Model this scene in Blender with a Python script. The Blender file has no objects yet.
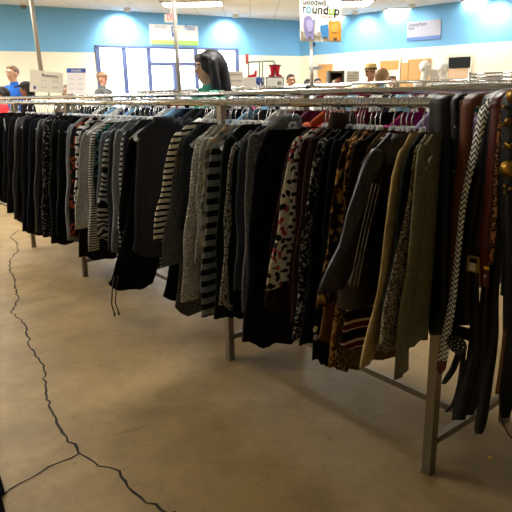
import bpy, math, random
from mathutils import Vector, Matrix
random.seed(7)
S = bpy.context.scene
COL = S.collection
# ------------------------------------------------------------------ camera
H = 1.34; F = 579.0
ROLL = math.atan2(44, 2044); PITCH = math.atan2(164, F)
cr, sr, cp, sp = math.cos(ROLL), math.sin(ROLL), math.cos(PITCH), math.sin(PITCH)
right0, up0, fwd = Vector((1,0,0)), Vector((0,sp,cp)), Vector((0,cp,-sp))
cam_x = right0*cr - up0*sr
cam_y = right0*sr + up0*cr
cd = bpy.data.cameras.new('camera'); cam = bpy.data.objects.new('camera', cd); COL.objects.link(cam)
m = Matrix((( cam_x.x, cam_y.x, -fwd.x, 0), (cam_x.y, cam_y.y, -fwd.y, 0), (cam_x.z, cam_y.z, -fwd.z, H), (0,0,0,1)))
cam.matrix_world = m
cd.sensor_width = 36; cd.lens = 36*F/512; cd.clip_start = .02; cd.clip_end = 200
S.camera = cam
# ------------------------------------------------------------------ world, exposure
w = bpy.data.worlds.new('sky'); S.world = w; w.use_nodes = True
bg = w.node_tree.nodes['Background']; bg.inputs[0].default_value = (.86,.93,1,1); bg.inputs[1].default_value = 9.0
S.view_settings.view_transform = 'Standard'; S.view_settings.look = 'None'
S.view_settings.exposure = 0.0; S.view_settings.gamma = 1
PANEL = 40.0       # ceiling light panels
SPOTW = 80.0

# ------------------------------------------------------------------ pixel -> place helpers
def ray(u, v):
    x, y = (u-256)/F, -(v-256)/F
    return cam_x*x + cam_y*y + fwd
EYE = Vector((0,0,H))
def at_plane(u, v, p, n):
    d = ray(u, v); t = (Vector(p)-EYE).dot(Vector(n))/d.dot(Vector(n)); return EYE + d*t
def at_depth(u, v, Y):
    d = ray(u, v); return EYE + d*(Y/d.y)
def at_z(u, v, z):
    d = ray(u, v); return EYE + d*((z-H)/d.z)
K = H/1.5
P0 = Vector((.68*K, 2.0205*K, 0)); E_ = (Vector((-2.3013,5.8203,0)) - Vector((.68,2.0205,0))).normalized()
N_ = Vector((E_.y, -E_.x, 0))          # away from the camera, across the rail
RZ = 1.296                            # rail height
ANG = math.atan2(N_.y, N_.x)
def R(t, s=0, z=0): return P0 + E_*t + N_*s + Vector((0,0,z))

# ------------------------------------------------------------------ mesh builder
class MB:
    def __init__(s): s.v=[]; s.f=[]
    def add(s, vs, fs):
        k=len(s.v); s.v += [tuple(a) for a in vs]; s.f += [tuple(i+k for i in q) for q in fs]; return s
    def box(s, c, d, rz=0):
        cx,cy,cz=c; a,b,h=d[0]/2,d[1]/2,d[2]/2; C,Sn=math.cos(rz),math.sin(rz); vs=[]
        for z in (-h,h):
            for x,y in ((-a,-b),(a,-b),(a,b),(-a,b)): vs.append((cx+x*C-y*Sn, cy+x*Sn+y*C, cz+z))
        return s.add(vs, [(3,2,1,0),(4,5,6,7),(0,1,5,4),(1,2,6,5),(2,3,7,6),(3,0,4,7)])
    def bar(s, p, q, w_, h_=None):        # square bar between two points
        p,q=Vector(p),Vector(q); h_=h_ or w_; d=(q-p).normalized()
        a=d.cross(Vector((0,0,1))); a = a.normalized() if a.length>1e-3 else Vector((E_.x,E_.y,0)); b=a.cross(d).normalized()
        vs=[]
        for c in (p,q):
            for i,j in ((-1,-1),(1,-1),(1,1),(-1,1)): vs.append(c+a*(i*w_/2)+b*(j*h_/2))
        return s.add(vs, [(3,2,1,0),(4,5,6,7),(0,1,5,4),(1,2,6,5),(2,3,7,6),(3,0,4,7)])
    def loft(s, rings, cap=(True,True)):
        n=len(rings[0]); vs=[p for r in rings for p in r]; fs=[]
        for i in range(len(rings)-1):
            for j in range(n):
                k=(j+1)%n; fs.append((i*n+j, i*n+k, (i+1)*n+k, (i+1)*n+j))
        if cap[0]: fs.append(tuple(reversed(range(n))))
        if cap[1]: fs.append(tuple((len(rings)-1)*n+j for j in range(n)))
        return s.add(vs, fs)
    def tube(s, pts, rad, n=8, flat=None, cap=True):
        pts=[Vector(p) for p in pts]
        if not hasattr(rad,'__len__'): rad=[rad]*len(pts)
        rings=[]; ref=None
        for i,p in enumerate(pts):
            d=(pts[min(i+1,len(pts)-1)]-pts[max(i-1,0)]).normalized()
            if ref is None:
                ref=Vector((0,0,1)) if abs(d.z)<.9 else Vector((0,1,0))
            a=d.cross(ref); a.normalize(); b=a.cross(d).normalized(); ref=b
            rings.append([p+(a*math.cos(2*math.pi*k/n)+b*math.sin(2*math.pi*k/n))*rad[i] for k in range(n)])
        return s.loft(rings,(cap,cap))
    def ell(s, c, r, n=16, m_=10, rot=None):
        c=Vector(c); rings=[]
        for i in range(1,m_):
            ph=math.pi*i/m_; ring=[]
            for k in range(n):
                th=2*math.pi*k/n; p=Vector((r[0]*math.sin(ph)*math.cos(th), r[1]*math.sin(ph)*math.sin(th), -r[2]*math.cos(ph)))
                if rot: p=rot@p
                ring.append(c+p)
            rings.append(ring)
        k0=len(s.v); s.loft(rings,(False,False)); 
        a=Vector((0,0,-r[2])); b=Vector((0,0,r[2]))
        if rot: a=rot@a; b=rot@b
        s.v += [tuple(c+a),tuple(c+b)]; ia=len(s.v)-2; ib=ia+1; L=k0+(m_-2)*n
        for j in range(n):
            s.f.append((ia,k0+(j+1)%n,k0+j)); s.f.append((ib,L+j,L+(j+1)%n))
        return s
    def cap(s, p, q, r0, r1, n=14):       # tapered capsule
        p,q=Vector(p),Vector(q); d=q-p; L=d.length; d.normalize(); pts=[];rr=[]
        for i in range(5):
            a=math.pi/2*(i+.15)/5; pts.append(p-d*r0*math.cos(a)); rr.append(r0*math.sin(a))
        pts.append(p); rr.append(r0); pts.append(q); rr.append(r1)
        for i in range(5):
            a=math.pi/2*(4.85-i)/5; pts.append(q+d*r1*math.cos(a)); rr.append(r1*math.sin(a))
        return s.tube(pts,rr,n)
    def disc(s, c, n_, r, t, k=20):       # short cylinder along n_
        n_=Vector(n_).normalized(); c=Vector(c); return s.tube([c-n_*t/2,c+n_*t/2],r,k)
    def poly(s, pts, thick, nrm):         # extruded outline
        nrm=Vector(nrm)*thick; a=[Vector(p) for p in pts]; n=len(a)
        return s.add(a+[p+nrm for p in a], [tuple(reversed(range(n))), tuple(range(n,2*n))]+[(i,(i+1)%n,(i+1)%n+n,i+n) for i in range(n)])
    def build(s, name, mat, parent=None, smooth=True, loc=None):
        me=bpy.data.meshes.new(name); me.from_pydata([tuple(v) for v in s.v],[],s.f); me.validate(); me.update()
        if smooth:
            for p in me.polygons: p.use_smooth=True
        o=bpy.data.objects.new(name,me); COL.objects.link(o)
        if mat: me.materials.append(mat)
        if parent: o.parent=parent
        if loc: o.location=loc
        return o
def tag(o, label=None, cat=None, group=None, kind=None):
    if label: o['label']=label
    if cat: o['category']=cat
    if group: o['group']=group
    if kind: o['kind']=kind
    return o
def empty(name, loc, rz=0, label=None, cat=None, group=None):
    o=bpy.data.objects.new(name,None); COL.objects.link(o); o.location=loc; o.rotation_euler=(0,0,rz); o.empty_display_size=.05
    return tag(o,label,cat,group)
def copy_thing(o, parent=None):
    c=o.copy(); COL.objects.link(c); c.parent=parent
    for ch in list(o.children): copy_thing(ch,c)
    return c
def autosmooth(o):
    me=o.data
    for p in me.polygons: p.use_smooth=False
    return o

# ------------------------------------------------------------------ materials
def lin(c):
    if isinstance(c,str):
        c=tuple(int(c[i:i+2],16)/255 for i in (0,2,4))
    return tuple((x/12.92 if x<=.04045 else ((x+.055)/1.055)**2.4) for x in c)+(1,)
class NT:
    def __init__(s,name):
        s.m=bpy.data.materials.new(name); s.m.use_nodes=True; s.t=s.m.node_tree; s.b=s.t.nodes['Principled BSDF']; s.out=s.t.nodes['Material Output']
    def n(s,typ,**k):
        x=s.t.nodes.new(typ)
        for a,v in k.items(): setattr(x,a,v)
        return x
    def l(s,a,b): s.t.links.new(a,b)
    def val(s,x,sock):
        if isinstance(x,(int,float)): sock.default_value=x
        elif isinstance(x,tuple): sock.default_value=x
        else: s.l(x,sock)
    def math(s,op,a,b=0.0):
        x=s.n('ShaderNodeMath',operation=op); s.val(a,x.inputs[0]); s.val(b,x.inputs[1]); return x.outputs[0]
    def mix(s,f,a,b):
        x=s.n('ShaderNodeMix',data_type='RGBA'); s.val(f,x.inputs[0]); s.val(a,x.inputs[6]); s.val(b,x.inputs[7]); return x.outputs[2]
    def noise(s,scale,vec=None,detail=3,rough=.5):
        x=s.n('ShaderNodeTexNoise'); x.inputs['Scale'].default_value=scale; x.inputs['Detail'].default_value=detail; x.inputs['Roughness'].default_value=rough
        if vec: s.l(vec,x.inputs['Vector'])
        return x.outputs['Fac']
    def vor(s,scale,vec=None,feat='F1'):
        x=s.n('ShaderNodeTexVoronoi',feature=feat); x.inputs['Scale'].default_value=scale
        if vec: s.l(vec,x.inputs['Vector'])
        return x
    def coord(s,kind='Object'): return s.n('ShaderNodeTexCoord').outputs[kind]
    def xyz(s,v):
        x=s.n('ShaderNodeSeparateXYZ'); s.l(v,x.inputs[0]); return x.outputs
    def bump(s,h,str_=.3,dist=.01):
        x=s.n('ShaderNodeBump'); x.inputs['Strength'].default_value=str_; x.inputs['Distance'].default_value=dist; s.val(h,x.inputs['Height']); s.l(x.outputs[0],s.b.inputs['Normal'])
    def mapv(s,v,sc):
        x=s.n('ShaderNodeMapping'); x.inputs['Scale'].default_value=sc; s.l(v,x.inputs['Vector']); return x.outputs[0]
    def gt(s,a,b): return s.math('GREATER_THAN',a,b)
_mc={}
def plain(name,c,rough=.6,metal=0,spec=.5,emit=0,bump=0):
    if name in _mc: return _mc[name]
    k=NT(name); k.b.inputs['Base Color'].default_value=lin(c); k.b.inputs['Roughness'].default_value=rough; k.b.inputs['Metallic'].default_value=metal
    k.b.inputs['Specular IOR Level'].default_value=spec
    v=k.coord(); nz=k.noise(40,v)
    k.l(k.mix(k.math('MULTIPLY',nz,.15),lin(c),tuple(x*.8 for x in lin(c)[:3])+(1,)),k.b.inputs['Base Color'])
    if emit: k.b.inputs['Emission Color'].default_value=lin(c); k.b.inputs['Emission Strength'].default_value=emit
    if bump: k.bump(k.noise(bump,v),.3,.004)
    _mc[name]=k.m; return k.m
def cloth(name,kind,c1,c2='000000',c3=None,sc=1.0,rough=.92,spec=.15):
    if name in _mc: return _mc[name]
    k=NT('fabric_'+name); v=k.coord(); x,y,z=k.xyz(v); A,B=lin(c1),lin(c2); Cc=lin(c3) if c3 else B
    k.b.inputs['Roughness'].default_value=rough; k.b.inputs['Specular IOR Level'].default_value=spec
    fine=k.noise(260,v,2); wav=k.noise(14,v,2); bh=fine; bs=.25
    dv=k.n('ShaderNodeVectorMath',operation='ADD'); nv=k.n('ShaderNodeTexNoise'); nv.inputs['Scale'].default_value=12; k.l(v,nv.inputs['Vector'])
    k.l(v,dv.inputs[0]); sc_=k.n('ShaderNodeVectorMath',operation='SCALE'); k.l(nv.outputs['Color'],sc_.inputs[0]); sc_.inputs['Scale'].default_value=.05; k.l(sc_.outputs[0],dv.inputs[1]); dvec=dv.outputs[0]
    if kind=='plain': col=k.mix(fine,A,tuple(a*.72 for a in A[:3])+(1,))
    elif kind=='heather': col=k.mix(k.gt(k.noise(170*sc,k.mapv(v,(1,1,.45)),2,.7),.52),A,B)
    elif kind=='tweed': col=k.mix(k.gt(k.noise(120*sc,v,2,.8),.5),A,B)
    elif kind=='stripe':
        zz=k.math('ADD',z,k.math('MULTIPLY',wav,.012)); fr=k.math('FRACT',k.math('MULTIPLY',zz,38*sc)); col=k.mix(k.gt(fr,.58),A,B)
    elif kind=='zebra':
        zz=k.math('ADD',z,k.math('MULTIPLY',k.noise(9,v,2),.12)); fr=k.math('FRACT',k.math('MULTIPLY',zz,30*sc)); col=k.mix(k.gt(fr,.5),A,B)
    elif kind=='check':
        w1=k.math('GREATER_THAN',k.math('FRACT',k.math('MULTIPLY',z,42*sc)),.5); w2=k.math('GREATER_THAN',k.math('FRACT',k.math('MULTIPLY',x,42*sc)),.5)
        col=k.mix(k.math('MULTIPLY',k.math('MULTIPLY',w1,w2),k.math('LESS_THAN',z,-.66)),A,B)
    elif kind=='band':
        fr=k.math('FRACT',k.math('MULTIPLY',z,9.5*sc)); col=k.mix(k.gt(fr,.5),A,B)
    elif kind=='dots': col=k.mix(k.math('LESS_THAN',k.vor(70*sc,v).outputs['Distance'],.25),A,B)
    elif kind=='speck': col=k.mix(k.math('MULTIPLY',k.gt(k.noise(75*sc,v,2,.8),.55),k.gt(k.noise(22,v,1),.4)),A,B)
    elif kind=='floral':
        vo=k.vor(34*sc,dvec); c0=k.mix(k.gt(k.xyz(vo.outputs['Color'])[0],.62),A,B); c0=k.mix(k.gt(k.xyz(vo.outputs['Color'])[1],.72),c0,Cc)
        col=k.mix(k.gt(vo.outputs['Distance'],.62),c0,A)
    elif kind=='leopard':
        vo=k.vor(44*sc,dvec); d=vo.outputs['Distance']; col=k.mix(k.math('MULTIPLY',k.gt(d,.28),k.math('LESS_THAN',d,.55)),A,B)
    elif kind=='dash':
        ro=k.math('FLOOR',k.math('MULTIPLY',z,48*sc)); xx=k.math('ADD',k.math('MULTIPLY',x,26*sc),k.math('MULTIPLY',ro,.5))
        w1=k.gt(k.math('FRACT',k.math('MULTIPLY',z,48*sc)),.45); w2=k.gt(k.math('FRACT',xx),.42); col=k.mix(k.math('MULTIPLY',w1,w2),A,B)
    elif kind=='blotch':
        vo=k.n('ShaderNodeTexVoronoi',feature='DISTANCE_TO_EDGE'); vo.inputs['Scale'].default_value=22*sc; k.l(k.mapv(dvec,(1,1,.8)),vo.inputs['Vector'])
        col=k.mix(k.gt(vo.outputs['Distance'],.16),B,k.mix(k.gt(k.noise(20,v),.52),A,Cc))
    elif kind=='cable':
        col=k.mix(k.gt(k.noise(150,v,2),.5),A,B)
        wv=k.math('SINE',k.math('ADD',k.math('MULTIPLY',z,420),k.math('MULTIPLY',k.math('SINE',k.math('MULTIPLY',x,260)),2))); bh=wv; bs=.8
        col=k.mix(k.math('MULTIPLY',k.gt(wv,.3),.45),col,B)
    elif kind=='multi':     # maroon / cream / black bands
        fr=k.math('FRACT',k.math('MULTIPLY',z,7.2*sc)); col=k.mix(k.gt(fr,.42),A,B); col=k.mix(k.math('MULTIPLY',k.gt(fr,.80),k.math('LESS_THAN',fr,.92)),col,Cc)
        fr2=k.math('FRACT',k.math('MULTIPLY',z,7.2*sc)); col=k.mix(k.math('MULTIPLY',k.gt(fr2,.46),k.math('LESS_THAN',fr2,.52)),col,Cc)
    elif kind=='leather':
        wr=k.noise(26,k.mapv(v,(1,1,.35)),4,.6); col=k.mix(wr,A,tuple(a*.6 for a in A[:3])+(1,)); bh=wr; bs=.7
    elif kind=='lace':
        vo=k.vor(80*sc,dvec); col=k.mix(k.gt(vo.outputs['Distance'],.45),A,B); bh=vo.outputs['Distance']; bs=.6
    k.l(col,k.b.inputs['Base Color']); k.bump(k.math('ADD',bh,k.math('MULTIPLY',wav,1.5)),bs,.004)
    if kind!='leather': k.b.inputs['Sheen Weight'].default_value=.0
    _mc[name]=k.m; return k.m

M_chrome=plain('chrome_tube','ecebe8',.17,1)
M_leg=plain('brushed_steel_leg','8d8676',.45,1)
M_wire=plain('hanger_wire','d8d8d6',.22,1)
def plastic(name,c,alpha=.45,rough=.12):
    k=NT(name); tr=k.n('ShaderNodeBsdfTransparent'); mx=k.n('ShaderNodeMixShader'); mx.inputs[0].default_value=alpha
    k.b.inputs['Base Color'].default_value=lin(c); k.b.inputs['Roughness'].default_value=rough; k.b.inputs['Specular IOR Level'].default_value=1.0
    k.l(tr.outputs[0],mx.inputs[1]); k.l(k.b.outputs[0],mx.inputs[2]); k.l(mx.outputs[0],k.out.inputs['Surface']); return k.m
M_clear=plastic('clear_plastic','f6f8fa',.58); M_whitep=plain('white_plastic','eeeeea',.35); M_blackp=plain('black_plastic','17171a',.35)
M_bluep=plastic('pale_blue_plastic','a9cdee',.8)

# ---- floor
k=NT('polished_concrete'); v=k.coord(); big=k.noise(.9,v,5,.6); mid=k.noise(5,v,6,.65); fine=k.noise(60,v,4,.7)
c=k.mix(big,lin('ab905e'),lin('8b6f43')); r=k.n('ShaderNodeMapRange'); r.inputs[1].default_value=.42; r.inputs[2].default_value=.68; k.l(mid,r.inputs[0]); c=k.mix(k.math('MULTIPLY',r.outputs[0],.45),c,lin('75603c'))
r2=k.n('ShaderNodeMapRange'); r2.inputs[1].default_value=.55; r2.inputs[2].default_value=.8; k.l(fine,r2.inputs[0]); c=k.mix(k.math('MULTIPLY',r2.outputs[0],.3),c,lin('7a6440'))
sp_n=k.noise(24,v,8,.75); r3=k.n('ShaderNodeMapRange'); r3.inputs[1].default_value=.56; r3.inputs[2].default_value=.66; k.l(sp_n,r3.inputs[0]); c=k.mix(k.math('MULTIPLY',r3.outputs[0],.4),c,lin('5e4c2e'))
st=k.noise(1.7,v,7,.62); r4=k.n('ShaderNodeMapRange'); r4.inputs[1].default_value=.50; r4.inputs[2].default_value=.66; k.l(st,r4.inputs[0]); c=k.mix(k.math('MULTIPLY',r4.outputs[0],.5),c,lin('645030'))
k.l(c,k.b.inputs['Base Color']); k.l(k.math('ADD',k.math('MULTIPLY',mid,.25),.38),k.b.inputs['Roughness']); k.b.inputs['Specular IOR Level'].default_value=.35
k.bump(fine,.2,.003); M_floor=k.m
# ---- walls: painted blue band over cream
def wallmat(name,zb):
    k=NT(name); g=k.n('ShaderNodeNewGeometry'); z=k.xyz(g.outputs['Position'])[2]; nz=k.noise(3,g.outputs['Position'])
    cr_=k.mix(k.math('MULTIPLY',nz,.3),lin('fffae6'),lin('fbf2d6')); bl=k.mix(k.math('MULTIPLY',nz,.3),lin('78bbea'),lin('6cafe2'))
    k.l(k.mix(k.gt(z,zb),cr_,bl),k.b.inputs['Base Color']); k.b.inputs['Roughness'].default_value=.6; return k.m
ZB=H+.91; ZC=H+1.80
M_wall=wallmat('painted_wall',ZB)
k=NT('ceiling_tiles'); g=k.n('ShaderNodeNewGeometry'); p=k.mapv(g.outputs['Position'],(1,1,1)); x,y,z=k.xyz(p)
gx=k.gt(k.math('FRACT',k.math('DIVIDE',x,.61)),.965); gy=k.gt(k.math('FRACT',k.math('DIVIDE',y,1.22)),.98)
k.l(k.mix(k.math('MAXIMUM',gx,gy),lin('ebf3ff'),lin('cfd6e0')),k.b.inputs['Base Color']); k.b.inputs['Roughness'].default_value=.9; k.bump(k.noise(90,p),.3,.004); M_ceil=k.m
M_frame=plain('blue_grey_aluminium','5b6a9c',.4,.1)
k=NT('window_glass'); tr=k.n('ShaderNodeBsdfTransparent'); gl=k.n('ShaderNodeBsdfGlossy'); gl.inputs['Roughness'].default_value=.02; mx=k.n('ShaderNodeMixShader'); mx.inputs[0].default_value=.06
k.l(tr.outputs[0],mx.inputs[1]); k.l(gl.outputs[0],mx.inputs[2]); k.l(mx.outputs[0],k.out.inputs['Surface']); M_glass=k.m
k=NT('light_diffuser'); k.b.inputs['Base Color'].default_value=(1,1,1,1); k.b.inputs['Emission Color'].default_value=(1,.97,.9,1); k.b.inputs['Emission Strength'].default_value=PANEL; M_panel=k.m
M_white=plain('white_enamel','efede6',.45); M_ivory=plain('ivory_card','e9e2d2',.6); M_navy=plain('navy_print','1f3f8f',.6); M_ink=plain('dark_ink','3a3a40',.7); M_grey=plain('grey_ink','77777c',.7)
M_asphalt=plain('pale_asphalt','b9b9b6',.9)

# ------------------------------------------------------------------ room
LA=Vector((-5.12,12.5,0)); LC=Vector((1.31,16.55,0)); RB=Vector((5.42,12.78,0))
dL=(LC-LA).normalized(); nL=Vector((dL.y,-dL.x,0)); nL = nL if nL.y<0 else -nL    # room-side normals
dR=(RB-LC).normalized(); nR=Vector((dR.y,-dR.x,0)); nR = nR if nR.y<0 else -nR
def onL(u,v): return at_plane(u,v,LA,nL)
def onR(u,v): return at_plane(u,v,LC,nR)
A0=LA-dL*7; B0=LC+dR*13
W=.15
MB().box((0,8,-.05),(40,44,.1)).build('floor',M_floor,smooth=False)['kind']='structure'
fc=[A0,LC,B0,Vector((B0.x,-5,0)),Vector((A0.x,-5,0))]
def wall(name,p,q,z0,z1,nrm,mat=M_wall):
    o=MB()
    a,b=Vector(p),Vector(q); n_=-Vector(nrm)*W
    vs=[a+Vector((0,0,z0)),b+Vector((0,0,z0)),b+n_+Vector((0,0,z0)),a+n_+Vector((0,0,z0))]; vs+=[x+Vector((0,0,z1-z0)) for x in vs]
    o.add(vs,[(3,2,1,0),(4,5,6,7),(0,1,5,4),(1,2,6,5),(2,3,7,6),(3,0,4,7)]); return o
def wall_obj(name,pieces,mat=M_wall):
    o=MB()
    for a in pieces:
        w_=wall(name,*a); o.add(w_.v,w_.f)
    return tag(o.build(name,mat,smooth=False),kind='structure')
wl=onL(97,60); wr=onL(238,60); wl.z=0; wr.z=0; ZW=onL(97,45).z
wall_obj('wall_back',[(A0,wl,0,ZC,nL),(wr,LC,0,ZC,nL),(wl,wr,ZW,ZC,nL)])
wall_obj('wall_right',[(LC,B0,0,ZC,nR)])
wall_obj('wall_left',[(Vector((A0.x,-5,0)),A0,0,ZC,Vector((1,0,0)))])
wall_obj('wall_front',[(Vector((A0.x,-5,0)),Vector((B0.x,-5,0)),0,ZC,Vector((0,1,0)))])
wall_obj('wall_side',[(Vector((B0.x,-5,0)),B0,0,ZC,Vector((-1,0,0)))])
MB().poly([q+Vector((0,0,ZC)) for q in [A0,Vector((A0.x,-5,0)),Vector((B0.x,-5,0)),B0,LC]],.1,(0,0,1)).build('ceiling',M_ceil,smooth=False)['kind']='structure'
# shop front window
def Lp(u): return (at_plane(u,60,LA,nL)-LA).dot(dL)
frm=empty('window_1',(0,0,0)); frm['kind']='structure'
fb=MB(); z_tr=onL(170,64).z
def post(u,zt,w_=.035):
    p=LA+dL*Lp(u); fb.bar(p+Vector((0,0,0)),p+Vector((0,0,zt)),w_,.1)
for u in (98,124.5,149,196,216.5,237): post(u,ZW)
post(174,z_tr,.09)
fb.bar(wl+Vector((0,0,ZW-.03)),wr+Vector((0,0,ZW-.03)),.08,.05)
for a,b in ((149,196),): fb.bar(LA+dL*Lp(a)+Vector((0,0,z_tr)),LA+dL*Lp(b)+Vector((0,0,z_tr)),.1,.08)
fb.bar(wl+Vector((0,0,.05)),wr+Vector((0,0,.05)),.1,.1)
fb.build('window_frame',M_frame,frm,smooth=False)
us=[98,124.5,149,196,216.5,237]
for a,b in zip(us,us[1:]):
    pa,pb=LA+dL*(Lp(a)+.04),LA+dL*(Lp(b)-.04); pb_=MB(); pb_.poly([pa+Vector((0,0,.1)),pb+Vector((0,0,.1)),pb+Vector((0,0,ZW-.06)),pa+Vector((0,0,ZW-.06))],.008,-nL); pb_.build('glass_pane',M_glass,frm,smooth=False)
mdo=(LA+LC)/2-nL*12
MB().box((mdo.x,mdo.y,-.06),(34,22,.1),math.atan2(dL.y,dL.x)).build('ground',M_asphalt,smooth=False)['kind']='structure'

def wbox(name,u0,v0,u1,v1,on,nrm,mat,thick=.03,parent=None,off=0.0):
    q=[on(u0,v1),on(u1,v1),on(u1,v0),on(u0,v0)]
    zt=(q[2].z+q[3].z)/2; zb=(q[0].z+q[1].z)/2
    a,b=Vector((q[0].x,q[0].y,0)),Vector((q[1].x,q[1].y,0))
    o=MB(); n_=Vector(nrm); o.poly([a+n_*off+Vector((0,0,zb)),b+n_*off+Vector((0,0,zb)),b+n_*off+Vector((0,0,zt)),a+n_*off+Vector((0,0,zt))],thick,n_)
    return o.build(name,mat,parent,smooth=False),(a,b,zb,zt)
def text(body,loc,xdir,size,mat,parent,name='lettering',nrm=None,bold=0.0,align='LEFT',width=None):
    cu=bpy.data.curves.new(name,'FONT'); cu.body=body; cu.size=size; cu.extrude=.0008; cu.offset=bold; cu.align_x=align; cu.resolution_u=4
    tmp=bpy.data.objects.new('tmp',cu); COL.objects.link(tmp); bpy.context.view_layer.update()
    me=bpy.data.meshes.new_from_object(tmp); bpy.data.objects.remove(tmp); bpy.data.curves.remove(cu); me.name=name
    o=bpy.data.objects.new(name,me); COL.objects.link(o); me.materials.clear(); me.materials.append(mat)
    x=Vector(xdir).normalized(); z=Vector(nrm).normalized(); y=z.cross(x)
    mm=Matrix(((x.x,y.x,z.x,loc[0]),(x.y,y.y,z.y,loc[1]),(x.z,y.z,z.z,loc[2]),(0,0,0,1)))
    if width:
        xs=[q.co.x for q in me.vertices]; dx=max(xs)-min(xs)
        if dx>1e-4: mm=mm@Matrix.Diagonal((width/dx,1,1,1))
    o.matrix_world=mm
    if parent:
        o.parent=parent; o.matrix_parent_inverse=Matrix.Identity(4); bpy.context.view_layer.update()
        o.matrix_local = parent.matrix_world.inverted()@mm
    return o
# banner over the shop front
bn=empty('wall_banner',(0,0,0),0,'long white banner with a green stripe and blue logo above the windows','sign')
wbox('panel',150,25,198,45,onL,nL,plain('banner_white','f8f9fb',.5),.02,bn,.01)
wbox('green_stripe',151,40.5,197.5,45,onL,nL,plain('lime_print','b5e07c',.6),.004,bn,.031)
wbox('logo',171.3,26.5,175.8,37,onL,nL,plain('logo_blue','2f6fc0',.5),.004,bn,.031)
wbox('logo_face',172.2,27.8,174.4,33,onL,nL,M_white,.003,bn,.036)
p=onL(184,30.3); text('Missouri',p+nL*.036,dL,.2,plain('light_blue_print','4a86cf',.6),bn,nrm=nL,width=(Lp(194)-Lp(184)))
p=onL(154,28.2); text('Welcome to our store',p+nL*.036,dL,.12,plain('pale_print','c9cdd2',.6),bn,nrm=nL,width=(Lp(166)-Lp(154)))
# exit sign
ex=empty('exit_sign',(0,0,0),0,'small white EXIT sign with red letters hanging over the banner','sign')
dE=11.5
def flatD(D): return (lambda u,v: at_depth(u,v,D))
wbox('panel',165,14.5,177.5,22.5,flatD(dE),(0,-1,0),M_white,.05,ex)
q=at_depth(171,14.5,dE); MB().box((q.x,q.y,(q.z+ZC)/2),(.03,.03,ZC-q.z)).build('stem',M_white,ex,smooth=False)
a=at_depth(167.5,21,dE); b=at_depth(176.5,21,dE); text('EXIT',a+Vector((0,-.055,0)),(1,0,0),.15,plain('exit_red','ff3b50',.5,emit=1),ex,nrm=(0,-1,0),width=(b-a).length)
# dressing room sign
dr=empty('wall_sign',(0,0,0),0,'white wall sign with a pale blue bottom band on the blue wall','sign')
def quad(u,v,on=onR): return on(u,v)
def skew(name,pts,on,nrm,mat,thick,parent,off):
    o=MB(); n_=Vector(nrm); o.poly([on(u,v)+n_*off for u,v in pts],thick,n_); return o.build(name,mat,parent,smooth=False)
skew('panel',[(407.5,41.5),(441,39),(441.5,19),(408,22.5)],onR,nR,plain('sign_lilac_white','b4b5c6',.5),.02,dr,.01)
skew('blue_band',[(407.5,41.5),(441,39),(441,35),(407.5,38)],onR,nR,plain('sign_blue','5a7fc0',.5),.004,dr,.031)
def slope_text(body,u0,v0,u1,v1,size,mat,par,on,nrm,off):
    a=on(u0,v0)+nrm*off; b=on(u1,v1)+nrm*off; return text(body,a,(b-a),size,mat,par,nrm=nrm,width=(b-a).length)
slope_text('Dressing Room',409,27.2,427,25.2,.125,plain('slate_print','30384e',.6),dr,onR,nR,.032)
slope_text('Women',409,30.3,415,29.7,.09,plain('slate_print','30384e'),dr,onR,nR,.032)

# doors and openings on the right wall
def door(idx,pts,mat,fr=None,label=None):
    r=empty('door_%d'%idx,(0,0,0)); r['kind']='structure'
    u0,u1,vt=pts; a=onR(u0,100); b=onR(u1,100); a.z=b.z=0; zt=onR((u0+u1)/2,vt).z
    o=MB().poly([a+nR*.005,b+nR*.005,b+nR*.005+Vector((0,0,zt)),a+nR*.005+Vector((0,0,zt))],.05,nR).build('door_leaf',mat,r,smooth=False)
    f_=MB()
    if fr:
        for q in (a,b): f_.bar(q+nR*.03,q+nR*.03+Vector((0,0,zt+.03)),.08,.08)
        f_.bar(a+nR*.03+Vector((0,0,zt+.03)),b+nR*.03+Vector((0,0,zt+.03)),.08,.08); f_.build('door_frame',fr,r,smooth=False)
    return r,a,b,zt
M_orange=plain('orange_veneer','d9a25c',.5); M_tan=plain('tan_board','c2955a',.6); M_pinkb=plain('pinkish_board','d9b795',.6)
r,a,b,zt=door(1,(318,335,64),M_orange,M_white)
MB().box(((a+b)/2+nR*.08+Vector((-.25,0,zt-.1))),(.35,.08,.07),math.atan2(dR.y,dR.x)).build('door_closer',M_grey,r,smooth=False)
r,a,b,zt=door(2,(379,399,60.5),plain('pale_panel','ecd8c4',.6),M_ivory)
f_=MB().poly([a+nR*.06+Vector((0,0,zt-.22)),b+nR*.06+Vector((0,0,zt-.22)),b+nR*.06+Vector((0,0,zt)),a+nR*.06+Vector((0,0,zt))],.01,nR).build('orange_header',plain('orange_trim','d98c4a',.5),r,smooth=False)
door(3,(407,429,59),M_tan,None)
r,a,b,zt=door(4,(446,469,57),M_pinkb,M_ivory)
MB().poly([a+nR*.06+Vector((0,0,zt-.24)),b+nR*.06+Vector((0,0,zt-.24)),b+nR*.06+Vector((0,0,zt)),a+nR*.06+Vector((0,0,zt))],.01,nR).build('dark_transom',plain('dark_void','0a0a0a',.8),r,smooth=False)
a=onR(401,100);b=onR(408,100);a.z=b.z=0; zt=onR(404,63).z
tag(MB().poly([a+nR*.01,b+nR*.01,b+nR*.01+Vector((0,0,zt)),a+nR*.01+Vector((0,0,zt))],.06,nR).build('notice_panel',M_tan,smooth=False),'narrow tan board leaning beside the wide tan door','board')

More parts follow.
